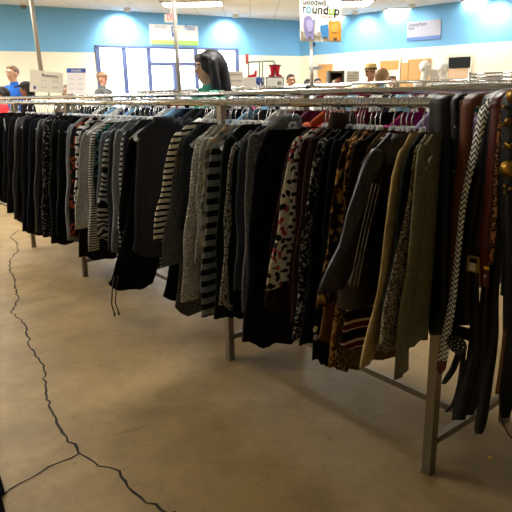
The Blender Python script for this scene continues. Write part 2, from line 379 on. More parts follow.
# ceiling lights
def panel(x,y,sx=1.2,sy=.6,lab='ceiling light panel added to brighten the shop'):
    r=empty('ceiling_light',(x,y,ZC),0,lab,'light','ceiling light panels')
    MB().box((0,0,-.012),(sx,sy,.02)).build('diffuser',M_panel,r,smooth=False)
    f_=MB(); t=.04
    for s_ in (-1,1): f_.box((s_*(sx/2+t/2),0,-.015),(t,sy+2*t,.03)); f_.box((0,s_*(sy/2+t/2),-.015),(sx,t,.03))
    f_.build('frame',M_white,r,smooth=False)
for u,v,lb in ((340,3,'bright ceiling light panel just right of the piggy bank board'),(412,9.5,'ceiling light panel above the white wall sign'),(354,17,'farthest small ceiling light panel near the room corner'),(492,.5,'ceiling light panel at the upper right edge')):
    p=at_z(u,v,ZC); panel(p.x,p.y,1.3,.75,lb)
for x,y in ((-4.6,9.3),(-1.8,9.6),(.9,9.6),(-1.2,13.),(-3.8,6.2),(-6.8,8.),(-7.2,4.8),(4.2,5.6),(-5.6,5.2),(7,8.4),(.4,4.3),(-3.8,3.0)): panel(x,y)  # panels added to brighten the floor, garments and banner board
# wall washer spots near the corners of the blue wall
def washer(u,v,on,nrm,energy,lab):
    p=on(u,v)+nrm*.45; p.z=ZC
    r=empty('wall_washer_light',p,0,lab,'light')
    MB().tube([(0,0,0),(0,0,-.07)],.075,20).build('can',M_white,r)
    ld=bpy.data.lights.new('spot','SPOT'); ld.energy=energy; ld.spot_size=math.radians(120); ld.spot_blend=.8; ld.shadow_soft_size=.05; ld.color=(1,.98,.92)
    lo=bpy.data.objects.new('washer_lamp',ld); COL.objects.link(lo); lo.parent=r; lo.location=(0,0,-.1)
    d=(-nrm*.5+Vector((0,0,-.6))); lo.rotation_euler=d.to_track_quat('-Z','Y').to_euler()
washer(421,14,onR,nR,SPOTW*.12,'small wall washer light above the white wall sign')
washer(497,5,onR,nR,SPOTW,'small wall washer light at the far end of the blue wall')
washer(366,19,onR,nR,SPOTW*.7,'small wall washer light near the room corner on the right wall')
washer(120,12,onL,nL,SPOTW*1.4,'small wall washer light left of the banner above the windows')
washer(226,18,onL,nL,SPOTW*1.2,'small wall washer light right of the banner above the windows')
# security cameras
for u,v,lab in ((23,3.5,'small dome security camera on the ceiling at upper left'),(433,9.5,'dark security camera on the ceiling beside the bright wall light')):
    p=at_z(u,v-1,ZC); r=empty('security_camera',p,0,lab,'camera')
    MB().tube([(0,0,0),(0,0,-.05)],.07,16).build('mount',M_white,r); MB().ell((0,0,-.07),(.06,.06,.055)).build('dome',M_blackp if u>100 else M_grey,r)

# floor cracks (physical gaps filled with dirt)
M_crack=plain('crack_dirt','2a2416',.95)
def crack(pts,w_,lab):
    P=[at_z(u,v,0.0012) for u,v in pts]; Q=[]
    for a,b in zip(P,P[1:]):
        n=max(2,int((b-a).length/.03)); per=Vector((-(b-a).y,(b-a).x,0)).normalized()
        for i in range(n): Q.append(a+(b-a)*i/n+per*random.uniform(-.010,.010)*(0 if w_<.004 else 1))
    Q.append(P[-1]); o=MB(); vs=[]
    for i,p in enumerate(Q):
        d=(Q[min(i+1,len(Q)-1)]-Q[max(i-1,0)]).normalized(); per=Vector((-d.y,d.x,0))*w_*random.uniform(.35,.75)
        vs+= [p-per,p+per]
    o.add(vs,[(2*i,2*i+1,2*i+3,2*i+2) for i in range(len(Q)-1)])
    return tag(o.build('floor_crack',M_crack,smooth=False),lab,None,None,'structure')
z1=[(18.7,230),(11,237),(17.5,244),(18,251),(10,260),(9.5,271),(14,276),(15,289),(18,297),(15,307),(12,312),(24,323),(30,346),(39,358),(45,373),(44,388),(52,408),(62,428),(70,441),(80,452),(100,465),(117,472),(130,486),(147,502),(170,512),(176,515)]
crack(z1,.0085,'long winding crack running down the concrete floor')
crack([(80,453),(60,461),(40,473),(20,484),(3,495)],.008,'short crack branching to the lower left of the floor')
crack([(110,436),(130,431),(150,424)],.002,'faint hairline crack beside the long crack')

# ------------------------------------------------------------------ racks
def rack_run(name,frames,t0,t1,off,zf,zr,wd,label,both=True):
    """front rail through offset `off`, rear rail wd behind it"""
    root=empty(name,R((t0+t1)/2,off,0),0,label,'clothes rack')
    O=R((t0+t1)/2,off,0)
    def L(t,s,z): return R(t,off+s,z)-O
    MB().tube([L(t0,0,zf),L(t1,0,zf)],.0165,14).build('front_rail',M_chrome,root)
    if both: MB().tube([L(t0,wd,zr),L(t1,wd,zr)],.0165,14).build('rear_rail',M_chrome,root)
    for t in frames:
        MB().bar(L(t,0,0),L(t,0,zf-.012),.034).build('leg',M_leg,root,smooth=False)
        if both:
            MB().bar(L(t,wd,0),L(t,wd,zr-.012),.034).build('leg',M_leg,root,smooth=False)
            MB().bar(L(t,.017,.125),L(t,wd-.017,.125),.026).build('cross_bar',M_leg,root,smooth=False)
        MB().box(L(t,0,.004),(.038,.038,.008),ANG).build('foot_pad',M_leg,root,smooth=False)
    if both:
        fr=sorted(frames)
        for a,b in zip(fr,fr[1:]): MB().bar(L(a+.013,wd/2,.125),L(b-.013,wd/2,.125),.026).build('stretcher',M_leg,root,smooth=False)
    MB().tube([L(t0-.004,0,zf),L(t0+.03,0,zf)],.020,14).build('end_cap',M_blackp,root)
    return root
FR=[0,1.365*K,3.49*K,4.83*K,6.95*K,8.3*K]
rack_run('clothes_rack',FR,-.55,8.4*K,0,RZ,1.332,.52,'long chrome clothes rack nearest the camera, full of dark tops')
LEGD=.52

# ------------------------------------------------------------------ hangers
def make_hanger(mat,name='clothes_hanger',hw=.170,drop=.085,arm_drop=.09):
    r=empty(name,(0,0,0))
    # hook: over the rail (local origin is the rail centre), local x across the rail
    pts=[]; rr=.022
    for i in range(10):
        a=math.radians(215-i*26); pts.append((rr*math.cos(a),0,rr*math.sin(a)*.9+.0005))
    pts+= [(.008,0,-.034),(0,0,-.05),(0,0,-drop-.01)]
    MB().tube(pts,.0019,6).build('hook',M_wire,r)
    n=13; rows=[]
    o=MB(); P=[];rad=[]
    for i in range(n):
        u=-1+2*i/(n-1); P.append((u*hw,0,-drop-.012-arm_drop*abs(u)**1.35)); rad.append(.006+.004*abs(u))
    o.tube(P,rad,6)
    o.tube([(-hw*.93,0,-drop-arm_drop-.02),(hw*.93,0,-drop-arm_drop-.02)],.0035,6)
    o.tube([(-.02,0,-drop-.012),(-.012,0,-drop+.006),(.012,0,-drop+.006),(.02,0,-drop-.012)],.006,6)
    o.build('shoulder_bar',mat,r); return r
protoH={'clear':make_hanger(M_clear),'white':make_hanger(M_whitep),'black':make_hanger(M_blackp),'blue':make_hanger(M_bluep)}
used=set()
def place_hanger(kind,loc,rz,label,group=None):
    o=protoH[kind]
    if kind in used: o=copy_thing(o)
    used.add(kind)
    o.location=loc; o.rotation_euler=(0,0,rz); o['label']=label; o['category']='hanger'
    if group: o['group']=group
    elif 'group' in o: del o['group']
    return o

# ------------------------------------------------------------------ garments
def ring_body(l,rr_,thk,z,ph,amp,n=30,yoff=0):
    c=(l+rr_)/2; a=(rr_-l)/2; out=[]
    for k_ in range(n):
        th=2*math.pi*k_/n; cs,sn=math.cos(th),math.sin(th)
        x=c+a*(abs(cs)**.8)*(1 if cs>=0 else -1); yy=thk/2*(abs(sn)**.75)*(1 if sn>=0 else -1)
        yy+=amp*(math.sin(x*38+ph)+.6*math.sin(x*71+ph*2.3)+.35*math.sin(z*9+x*17+ph))
        out.append((x,yy+yoff,z))
    return out
def garment(name,label,cat,mat,t,off,zr,zsh,sh_l,sl,hem,gap,opts,group=None,hw=.2,rot=0):
    """all in metres in the garment's own frame: x across the rail (front is minus), y along it, z from the rail"""
    g=empty(name,R(t,off,zr),ANG+rot,label,cat,group)
    ph=random.uniform(0,9); thk=max(.022,min(.06,gap*.8)); amp=min(.010,thk*.22)
    zn=min(-.088,zsh+.055)+opts.get('neck',0); nh=opts.get('neck_hw',.092)
    zsh=min(zsh,zn-.02); sx,sz=sl if sl else (sh_l-.03,-.6)
    hx,hz=hem
    rows=[]; N=12
    xl=-hw+.035
    for i in range(N+1):
        f=i/N; z=hz+(zsh-.03-hz)*f; g_=(1-f)
        l=xl+(hx-xl)*(g_**1.2); r_=-xl+ (max(-hx,.17)-(-xl))*.6*g_ if 'rx' not in opts else -xl+(opts['rx']+xl)*g_
        rows.append(ring_body(l,r_,thk*(.8+.5*g_),z,ph,amp*(.3+g_*1.1)))
    for f in (.25,.5,.75,1):
        w_=hw*(1-f)+nh*f; z=(zsh-.012)*(1-f**1.15)+zn*f**1.15
        rows.append(ring_body(-w_+.01*(1-f),w_-.01*(1-f),thk*(.8-.35*f)+.016*f,z,ph,amp*.2))
    for ri,am in ((0,1.0),(1,.5)):
        rows[ri]=[(x,y,z+am*(.010*math.sin(x*21+ph)+.006*math.sin(x*47+ph*3)+.05*max(0,(hx+.07-x)/.07)**2*(1 if x<hx+.07 else 0))) for x,y,z in rows[ri]]
    MB().loft(rows,(False,False)).build('body',mat,g)
    if sl:
        for side in ((-1,1) if not opts.get('one') else (-1,)):
            top=Vector((side*(hw-.042),0,zsh-.012)); cuff=Vector((sx+.036 if side<0 else min(.26,-sx-.036),0,sz if side<0 else sz+random.uniform(-.02,.03)))
            bow=opts.get('bow',.25); rings=[]; n=16; NR=11
            y0=-thk*.28
            for i in range(NR+1):
                f=i/NR
                x=top.x+(cuff.x-top.x)*(f*(1-bow)+bow*math.sin(f*math.pi/2)) ; z=top.z+(cuff.z-top.z)*f
                ra=(.046+( opts.get('cuffr',.036)-.046)*f)*(1+.05*math.sin(f*17+ph)); ry=max(.010,thk*.42*(1-.25*f))
                if i==0: ra*=.75; ry*=.7
                rings.append([(x+ra*math.cos(2*math.pi*j/n)+.004*math.sin(f*11+ph), y0+ry*math.sin(2*math.pi*j/n)*(1+.35*math.sin(j*2.1+f*8+ph))+.006*math.sin(f*7+ph), z+ (0.010*(1 if i==0 else 0))*abs(math.sin(2*math.pi*j/n))) for j in range(n)])
            first=rings[0]; cap_=[(top.x+(px-top.x)*.35*1.0,py*.5,top.z+.022) for px,py,pz in first]
            rings=[cap_]+rings
            MB().loft(rings,(True,True)).build('sleeve',opts.get('sleeve_mat',mat),g)
    if opts.get('collar'):
        hh=opts['collar']; cm=opts.get('collar_mat',mat)
        MB().loft([ring_body(-.075,.075,.06,zn-.012,ph,0,20),ring_body(-.066,.066,.055,zn+hh*.5,ph,0,20),ring_body(-.06,.06,.05,zn+hh,ph,0,20),ring_body(-.052,.052,.04,zn+hh-.004,ph,0,20),ring_body(-.055,.055,.04,zn,ph,0,20)],(False,False)).build('collar',cm,g)
    return g
# pixel driven layout of the front rail, far (left) to near (right)
# (name, short, label, category, material, shoulder px, cuff px | None, hem px, options)
BLK=cloth('black_knit','plain','08080a'); BLK2=cloth('black_rib','stripe','0a0a0c','060607',sc=3.0); BLKS=cloth('black_satin','plain','0b0b0e',rough=.5,spec=.4)
BDOT=cloth('black_dotted','dots','09090b','aaaaa6'); BNAV=cloth('navy_black','plain','0b0e14'); BGRN=cloth('green_black','plain','0d1412')
G=[
('knit_shirt','plain black knit top furthest left, half cut off by the photo edge','top',BLK,(-13,117),(-15,196),(-12,200),{}),
('knit_shirt','black long-sleeved top just inside the left photo edge','top',BLK,(-5,118),(-6,199),(-4,204),{}),
('cardigan','black cardigan with a thin pale grey front edge at far left','cardigan',BLK2,(3,116),(3,201),(5,206),{'trim':1}),
('knit_shirt','black ribbed top right of the grey-edged cardigan','top',BLK2,(8,117),(7,213),(9,215),{}),
('knit_shirt','short black satin-look top among the far left black tops','top',BLKS,(14,117),(13,219),(15,223),{}),
('tunic','wide plain black tunic, fifth in from the left','tunic',BLK,(21,115),(22,231),(24,236),{}),
('knit_shirt','matt black top with a hem level with its wider neighbour','top',BNAV,(28,113),(27,233),(29,237),{}),
('jacket','black soft jacket raised above its neighbours near the left','jacket',BLKS,(35,113),(34,232),(36,236),{'collar':.02}),
('blouse','black blouse dotted with tiny white specks','blouse',BDOT,(42,120),(42,237),(44,240),{}),
('knit_shirt','black ribbed top just right of the white-specked blouse','top',BLK2,(50,121),(50,243),(52,246),{}),
('knit_shirt','plain black top left of the grey-backed cardigan','top',BLK,(58,122),(56,236),(58,240),{}),
('cardigan','black cardigan turned to show a light grey edge','cardigan',cloth('ash_grey','plain','7e8288'),(66,126),(66,240),(68,242),{}),
('blouse','black blouse with small orange flowers','blouse',cloth('black_floral','floral','0a0a0d','0d0d10','8f3c22',sc=1.6),(70,127),(69,236),(71,239),{}),
('knit_shirt','black and white graphic print top with a narrow pale edge','top',cloth('graphic_bw','dash','c9c9c4','0b0b0d',sc=.7),(75,127),(75,226),(77,230),{}),
('tunic','long black tunic hanging below the grey heather sweater','tunic',BLK,(79,131),(79,257),(80,263),{}),
('sweater','light grey heather sweater over a black tunic','sweater',cloth('grey_heather','heather','a3a39e','83837e'),(81,132),(77,229),(80,226),{'cuffr':.05}),
('striped_shirt','black and white fine-striped top with a long narrow sleeve','top',cloth('fine_stripe','stripe','b9b9b2','101012',sc=1.7),(89,133),(88,251),(92,240),{}),
('blouse','black blouse with small teal flecks','blouse',cloth('teal_fleck','floral','0b0d10','10161a','2c6b62',sc=2),(94,133),(93,205),(95,236),{}),
('sweater','smooth slate grey sweater left of the zebra print top','sweater',cloth('slate_grey','plain','5f656c'),(99,133),(96,238),(98,240),{}),
('blouse','black and pale zebra print blouse','blouse',cloth('zebra','zebra','a9aca8','0b0b0d'),(104,136),(98,236),(99,243),{'cuffr':.05}),
('sweater','dark charcoal sweater right of the zebra print blouse','sweater',cloth('charcoal','plain','33373c'),(108,132),(107,250),(109,256),{}),
('cardigan','mid grey heather cardigan left of a striped sleeve','cardigan',cloth('mid_heather','heather','74787c','5c6065'),(113,131),(111,252),(113,262),{}),
('striped_shirt','white and black striped top between two slate garments','top',cloth('white_stripe','stripe','cfcfc8','0c0c0e',sc=1.0),(121,133),(118,231),(121,229),{}),
('cardigan','long slate cardigan overlapping the striped sleeve','cardigan',cloth('blue_slate','plain','3a4048'),(123,131),(122,264),(124,268),{}),
('tunic','black tunic with a white checked border peeking below the slate garments','tunic',cloth('bw_check','check','090909','b9b9b4',sc=1.0),(126,140),(115,277),(120,276),{}),
('jacket','black jacket with two drawstrings dangling from its low hem','jacket',BLK,(130,146),None,(109,294),{'cord':1,'rx':-.13}),
('mock_neck_shirt','charcoal mock-neck top facing out with its front fully visible','top',cloth('charcoal_jersey','plain','2f3036'),(131,135),None,(131,258),{'collar':.03,'full':1}),
('striped_sweater','cream sweater with thin black stripes and a flared sleeve','sweater',cloth('cream_stripe','stripe','e2dbc6','121214',sc=.95),(170,135),(154,241),(164,236),{'cuffr':.048}),
('skirt','black hanging skirt below the dark gaps beside the cream stripes','skirt',BLK,(176,150),None,(163,303),{'rx':-.16}),
('tweed_cardigan','dark grey speckled cardigan with a wide sleeve','cardigan',cloth('dark_tweed','tweed','3d3c3b','5c5b58'),(178,138),(164,266),(175,317),{'cuffr':.055}),
('cardigan','dark slate jacket with a short sleeve left of the cable knit','jacket',cloth('dark_slate','plain','2a3036'),(182,137),(178,229),(184,238),{}),
('cable_sweater','light grey cable knit sweater with long sleeve','sweater',cloth('cable_grey','cable','dadad3','a09f98'),(193,139),(181,301),(188,288),{'cuffr':.05,'bow':.1}),
('sweater','grey marl ribbed sweater right of the cable knit','sweater',cloth('marl','heather','a2a29c','77776f'),(199,140),(194,262),(196,300),{}),
('blouse','pale grey blouse with faded flowers','blouse',cloth('faded_floral','floral','a3a39a','6c6c66','c2a880',sc=1.3),(205,140),(199,246),(201,262),{}),
('plaid_shirt','shirt in broad black and grey bands','shirt',cloth('broad_band','band','15181a','7f8787',sc=2.0),(209,146),(200,317),(203,314),{}),
('sweater','deep green-black sweater with a long straight hem','sweater',BGRN,(221,138),(212,318),(215,320),{'bow':.1}),
('tweed_jacket','black and white tweed jacket with narrow sleeve','jacket',cloth('bw_tweed','tweed','a9a8a0','333333'),(229,146),(219,305),(222,318),{'bow':.1}),
('knit_shirt','black knit top between the tweed jacket and grey hooded top','top',BNAV,(232,150),(228,304),(230,322),{}),
('sweater','blue-slate sweater with a narrow smooth sleeve','sweater',cloth('steel_slate','plain','3e434a'),(238,142),(233,291),(236,280),{}),
('hoodie','heather grey hooded top bunched high on its hanger','hoodie',cloth('hood_grey','heather','6f7173','515356'),(246,135),(241,312),(246,306),{'neck_hw':.085,'hood':1}),
('tunic','large plain black tunic fully visible beside the floral blouse','tunic',cloth('soft_black','plain','0c0b0d'),(254,146),(241,341),(243,352),{'full':1,'neck_hw':.13}),
('blouse','brown lace-edged blouse peeking below the cream floral blouse','blouse',cloth('brown_lace','lace','3a2622','1c1210'),(287,142),(262,306),(268,318),{}),
('floral_blouse','cream blouse printed with red and black flowers','blouse',cloth('cream_floral','floral','d6cdb4','101010','a8404c',sc=1.5),(291,140),(267,290),(276,286),{'cuffr':.042}),
('blouse','cream blouse with rows of black dashes','blouse',cloth('bw_dash','dash','b5b2a8','0c0c0d',sc=.9),(295,142),(281,284),(285,292),{}),
('knit_shirt','dark maroon top showing as a thin strip','top',cloth('maroon','plain','3a1014'),(299,142),(288,306),(284,316),{}),
('turtleneck','brown turtleneck sweater with a tall folded collar','sweater',cloth('cocoa','heather','41302b','32241f'),(306,138),(288,322),(295,325),{'collar':.055,'bow':.1}),
('blouse','black blouse densely speckled with off-white','blouse',cloth('white_speck','speck','0b0b0c','a8a698',sc=1.0),(314,142),(292,338),(298,345),{'cuffr':.045}),
('coat','navy-black coat with two pale buttons near the hem','coat',BNAV,(323,141),(301,344),(306,352),{'buttons':1,'cuffr':.05}),
('knit_shirt','dark teal top between the buttoned coat and patterned jacket','top',cloth('dark_teal','plain','10201f'),(330,143),(312,360),(316,372),{}),
('skirt','caramel brown long skirt below the brown print jacket','skirt',cloth('caramel','plain','7c5834'),(338,150),None,(318,349),{}),
('print_jacket','brown and tan rose print jacket','jacket',cloth('rose_print','blotch','b78f52','281a10','80592f',sc=1.0),(341,143),(318,308),(323,300),{'cuffr':.05}),
('leopard_skirt','leopard print garment hanging lowest of the brown pieces','dress',cloth('leopard','leopard','a87b45','0d0a08',sc=1.5),(347,146),(329,368),(330,380),{}),
('sweater','dark chocolate sweater left of the leather jacket','sweater',cloth('chocolate','plain','221814'),(352,143),(334,300),(340,316),{'rot':0}),
('skirt','gold-brown ribbed skirt below the striped sweater','skirt',cloth('gold_rib','heather','6b5028','47351b'),(358,150),None,(341,374),{'rot':-.03}),
('striped_sweater','maroon, cream and black striped sweater below the leather jacket','sweater',cloth('maroon_bands','multi','0b0b0c','571019','c5b796',sc=2.0),(362,150),None,(339,354),{'rot':-.05}),
('leather_jacket','dark brown leather jacket with big collar and shiny stripes','jacket',cloth('brown_leather','leather','190f0b',rough=.4,spec=.5),(364,153),(321,292),(342,308),{'leather':1,'rot':-.05,'cuffr':.062,'bow':-.15,'neck_hw':.10,'full':1}),
('cardigan','beige cardigan with long plain sleeve','cardigan',cloth('beige','heather','b59c6a','a38b5c'),(396,153),(361,367),(370,362),{'cuffr':.045,'bow':-.1}),
('sweater','dark bottle-green sweater between two beige garments','sweater',cloth('bottle','plain','191f1c'),(406,149),(381,315),(392,314),{'bow':-.05}),
('lace_shirt','beige lace top showing a ruffled hem','top',cloth('beige_lace','lace','b5a688','5a4e3c',sc=1.5),(409,152),None,(374,360),{}),
('sweater','olive grey fine knit sweater nearest on the rail','sweater',cloth('olive_grey','heather','7f7859','6c6549'),(416,148),(394,378),(404,350),{'cuffr':.05,'bow':-.05}),
]
def solve_t(u,v,s):
    p=at_plane(u,v,R(0,s),N_); return (p-P0).dot(E_), p.z
def rot_of(t): return .26*max(0,min(1,(.60-t)/.4))
ts=[]
for g in G:
    t,_=solve_t(*g[4],-.2)
    for q in range(4):
        r_=g[7].get('rot',rot_of(t)); t=solve_t(*g[4],-.2*math.cos(r_))[0]+.2*math.sin(r_)
    ts.append(t)
ORD=list(ts)
MING=.021
for i in range(1,len(ts)): ts[i]=min(ts[i],ts[i-1]-MING)
# relax back so the near end keeps its place
for i in range(len(ts)-2,-1,-1):
    if ts[i]-ts[i+1]<MING: ts[i]=ts[i+1]+MING
HK=['clear','clear','clear','white','clear','clear','clear','clear']
for i,g in enumerate(G):
    name,label,cat,mat,sh,cf,hm,op=g; t=ts[i]
    ro=op.get('rot',rot_of(t)); NX=N_*math.cos(ro)+E_*math.sin(ro); EY=E_*math.cos(ro)-N_*math.sin(ro)
    def sz(u,v):
        p=at_plane(u,v,R(t),EY); return (p-R(t)).dot(NX), p.z-RZ
    s0,z0=sz(*sh); hw=min(.26,max(.175,-s0)); z0=max(-.26,min(-.12,z0))
    sl=None
    if cf:
        sl=sz(*cf); sl=(max(-.6,min(-.16,sl[0])),sl[1])
    hx,hz=sz(*hm); hx=max(-.40,min(-.15,hx)); 
    gap=min((ts[i-1]-t) if i else .08, (t-ts[i+1]) if i+1<len(ts) else .08)
    gap=max(.030,min(.075,gap if not op.get('full') else .07))
    if sl: hx=max(hx,sl[0]+.02)
    go=garment(name,label,cat,mat,t,0,RZ,z0,s0,sl,(hx,hz),gap,op,hw=hw,rot=ro)
    hanger_kind='clear' if op.get('full') else HK[i%8]; words=label.split(); short=' '.join(words[:8]).rstrip(',')
    place_hanger(hanger_kind,R(t,0,RZ+.0165-.0165),ANG+ro+random.uniform(-.06,.06),hanger_kind.replace('clear','clear plastic').replace('white','white plastic').replace('black','black plastic')+' hanger holding the '+short)
    if op.get('trim'):
        MB().tube([(-hw+.0,-.02,z0-.0),(-hw-.004,-.024,-.3),(-hw+.004,-.022,hz+.02)],.007,6).build('front_band',cloth('pale_band','plain','8f9498'),go)
    if op.get('hood'):
        MB().loft([ring_body(-.12,.10,.05,-.13,1,.002,20),ring_body(-.10,.09,.075,-.10,1,.004,20),ring_body(-.05,.08,.085,-.065,1,.004,20),ring_body(-.01,.06,.05,-.045,1,.002,20)],(False,True)).build('hood',mat,go)
    if op.get('cord'):
        for dx in (0,.022):
            MB().tube([(hx+.035+dx,-.014,hz+.10),(hx+.015+dx,-.02,hz+.04),(hx+.0+dx,-.022,hz-.05),(hx+.012+dx*1.1,-.02,hz-.11)],.0035,6).build('drawstring',BLKS,go)
            MB().tube([(hx+.012+dx*1.1,-.02,hz-.105),(hx+.013+dx*1.1,-.02,hz-.125)],.006,6).build('cord_end',BLKS,go)
    if op.get('buttons'):
        for u,v in ((305.5,326),(306,334)):
            s_,z_=sz(u,v); MB().disc((s_,-.045,z_),(0,1,0),.011,.005,14).build('button',plain('pale_button','c9c4a8',.4),go)
    if op.get('leather'):
        LM=mat
        # stand-and-fall collar, welt stripes on the sleeve, hem band
        zc=min(-.088,z0+.055)-.012; MB().loft([ring_body(-.15,.12,.085,zc-.085,1,.003,24),ring_body(-.13,.11,.10,zc-.03,1,.003,24),ring_body(-.10,.10,.085,zc+.01,1,.002,24),ring_body(-.08,.08,.055,zc,1,0,24),ring_body(-.06,.055,.04,zc-.04,1,0,24)],(False,False)).build('collar',LM,go)
        hb=MB(); hb.loft([ring_body(hx-.012,.24,.105,hz,2,.004),ring_body(hx-.014,.24,.11,hz+.09,2,.004)],(False,False)); 
        hb.build('hem_band',LM,go)
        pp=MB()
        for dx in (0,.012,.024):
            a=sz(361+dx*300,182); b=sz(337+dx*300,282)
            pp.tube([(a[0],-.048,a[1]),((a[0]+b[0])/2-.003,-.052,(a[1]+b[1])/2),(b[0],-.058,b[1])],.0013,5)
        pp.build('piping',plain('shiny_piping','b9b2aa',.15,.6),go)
# extra empty hangers crowded on the rail
near_used=set()
def pick_near(t):
    q=min([q for q in range(len(G)) if q not in near_used],key=lambda q:abs(ts[q]-t)); near_used.add(q); return ' '.join(G[q][1].split()[:10]).rstrip(',')
for i in range(42):
    t=.30+i*.082+random.uniform(-.03,.03)
    if 1.40<t<1.80 or .58<t<.77 or -.05<t<.35: continue
    hk=['clear','clear','blue','clear'][i%4]
    place_hanger(hk,R(t,0,RZ),ANG+random.uniform(-.25,.25),('empty %s hanger beside the %s'%('clear plastic' if hk=='clear' else 'pale blue',pick_near(t))))

# ------------------------------------------------------------------ rear rail garments
PAL=[('magenta','8d1d55'),('lavender','9a93b8'),('pale pink','c9a0a8'),('black','0d0d10'),('crimson','93202c'),('orange','b5532a'),('emerald','0d7a52'),('lime green','6fc23c'),('plum','5d2145'),('teal','1e8a80'),('rose','b0486a'),('navy','1a2440'),('wine','5a1020'),('sky blue','7fb2d8'),('white','d6d6d2'),('charcoal','2b2c30')]
RR=1.332
def simple_top(mat):
    g=empty('hanging_shirt',(0,0,0)); ph=random.uniform(0,9)
    rows=[ring_body(-.2,.2,.05,-.72+i*.065,ph,.008*(1-i/10),22) for i in range(9)]+[ring_body(-.19,.19,.045,-.165,ph,.002,22),ring_body(-.13,.13,.04,-.12,ph,.001,22),ring_body(-.07,.07,.045,-.088,ph,0,22)]
    MB().loft(rows,(False,False)).build('body',mat,g)
    for s_ in (-1,1): MB().tube([(s_*.165,0,-.15),(s_*.2,-.004,-.17),(s_*.215,-.006,-.3),(s_*.225,-.006,-.42)],[.02,.036,.034,.03],10).build('sleeve',mat,g)
    return g
tops={}
seq=[7,6,2,1,2,1,0,3,0,4,5,8,12,3,0,10,9,14,13,11,3,9,6,4,15,11,2,8,15,3,11,14,0,3,15,12]
cnt={}
for q in range(13,len(seq)): seq[q]=[14,15,13,3,11,14,3,15,11,13,14,11,15,3,13,11,14,13,15,14,3,11,15][q-13]
for i,ci in enumerate(seq):
    cn,hx_=PAL[ci]; t=-.18+i*.118
    m_=cloth('rear_'+cn.replace(' ','_'),'plain',hx_)
    if ci in tops: g=copy_thing(tops[ci])
    else: g=tops[ci]=simple_top(m_)
    g.location=R(t,LEGD,RR); g.rotation_euler=(0,0,ANG+random.uniform(-.12,.12)); cnt[ci]=cnt.get(ci,0)+1
    nb=[PAL[seq[q]][0] if 0<=q<len(seq) else 'post' for q in (i-1,i+1)]
    sh_='%s top between %s and %s'%(cn,nb[0],nb[1]); xs_=[PAL[seq[q]][0] if 0<=q<len(seq) else 'nothing' for q in (i-2,i+2)]; g['label']=sh_+' on rear rail, then %s, %s'%tuple(xs_); g['category']='top'; g['group']='tops on the rear rail'
    place_hanger(['clear','clear','clear','white'][i%4],R(t,LEGD,RR),g.rotation_euler[2],'%s hanger holding the %s'%(['clear plastic','clear plastic','clear plastic','white'][i%4],sh_),'hangers on the rear rail')

# ------------------------------------------------------------------ belts
def belt(name,label,mat,rows,lay,top=True,parts=None,thick=.0035,rear=.3,cat='belt'):
    s=-(.020+.011*lay); g=empty(name,R(0,s,0),0,label,cat)
    O=R(0,s,0)
    pts=[]
    for v,ul,ur in rows:
        a=at_plane(ul,v,R(0,s),N_)-O; b=at_plane(ur,v,R(0,s),N_)-O; pts.append((a,b))
    # resample smoothly
    sm=[]
    for i in range(len(pts)-1):
        p0=pts[max(i-1,0)];p1=pts[i];p2=pts[i+1];p3=pts[min(i+2,len(pts)-1)]
        for q in range(6):
            f=q/6; out=[]
            for e in (0,1):
                A,B,C_,D=p0[e],p1[e],p2[e],p3[e]
                out.append(.5*((2*B)+(C_-A)*f+(2*A-5*B+4*C_-D)*f*f+(3*B-A-3*C_+D)*f**3))
            sm.append(tuple(out))
    sm.append(pts[-1])
    over=[]
    if top:
        a,b=sm[0]; rad=abs(s); 
        zt=RZ-O.z
        for q in range(9):
            th=math.pi*q/8; dx=-s+ rad*-math.cos(th)  # across
            for_=(N_*( -s - rad*math.cos(th)))
            zz=zt+(.0185+.0028*lay)*math.sin(th)
            over.append((Vector((a.x,a.y,0))+for_+Vector((0,0,zz)),Vector((b.x,b.y,0))+for_+Vector((0,0,zz))))
        over=[o_ for o_ in over]; sm=[p for p in sm if p[0].z<zt-.004]
        back=[(over[-1][0]-Vector((0,0,rear*q/3)),over[-1][1]-Vector((0,0,rear*q/3))) for q in (3,2,1)]
        sm=back+list(reversed(over))+sm
    n=len(sm); rings=[]
    for i,(a,b) in enumerate(sm):
        c_=(sm[min(i+1,n-1)][0]-sm[max(i-1,0)][0]); w_=(b-a); nn=w_.cross(c_); nn=nn.normalized()*thick/2 if nn.length>1e-9 else Vector((0,0,0))
        rings.append([a-nn,b-nn,b+nn,a+nn])
    MB().loft(rings).build('strap',mat,g)
    return g,O,s
LB=lambda n,c,r_=.5: cloth(n,'leather',c,rough=r_,spec=.25)
def onB(s,u,v,O,d=.004): return at_plane(u,v,R(0,s-d),N_)-O
NF=-N_
g,O,s=belt('leather_scarf','wide black leather sash draped over the rail beside the olive sweater',LB('black_leather','0a0a0b',.42),[(100,430,452),(150,428,452),(210,424,453),(262,421,455),(300,424,454),(335,430,450)],1)
g,O,s=belt('studded_belt','narrow black belt with silver studs right of the wide sash',LB('black_belt','0c0b0b'),[(98,451,459),(150,451,458),(200,449,456),(250,447,454),(300,446,453),(340,446,452)],2)
for v in (127,171,193,215): MB().disc(onB(s,455-.02*(v-120),v,O),N_,.003,.004,10).build('stud',M_wire,g)
g,O,s=belt('leather_belt','tan-brown leather belt left of the white zigzag belt',LB('brown_belt','6e3a20',.4),[(97,463,481),(110,461,474),(150,459,471),(200,453,464),(250,450,460),(300,449,458),(330,448,456)],3)
g,O,s=belt('leather_belt','broad black belt under the white zigzag belt',LB('black_belt2','0b0908'),[(99,482,496),(130,478,492),(200,462,484),(260,458,478),(300,455,476),(325,454,474)],4)
bk=MB(); bk.box(onB(s,464,333,O,.006),(.085,.012,.035),math.atan2(E_.y,E_.x)); bk.build('belt_loop',LB('black_belt2','0b0908'),g,smooth=False)
cc=onB(s,456.5,344,O,.04)
oo=MB(); 
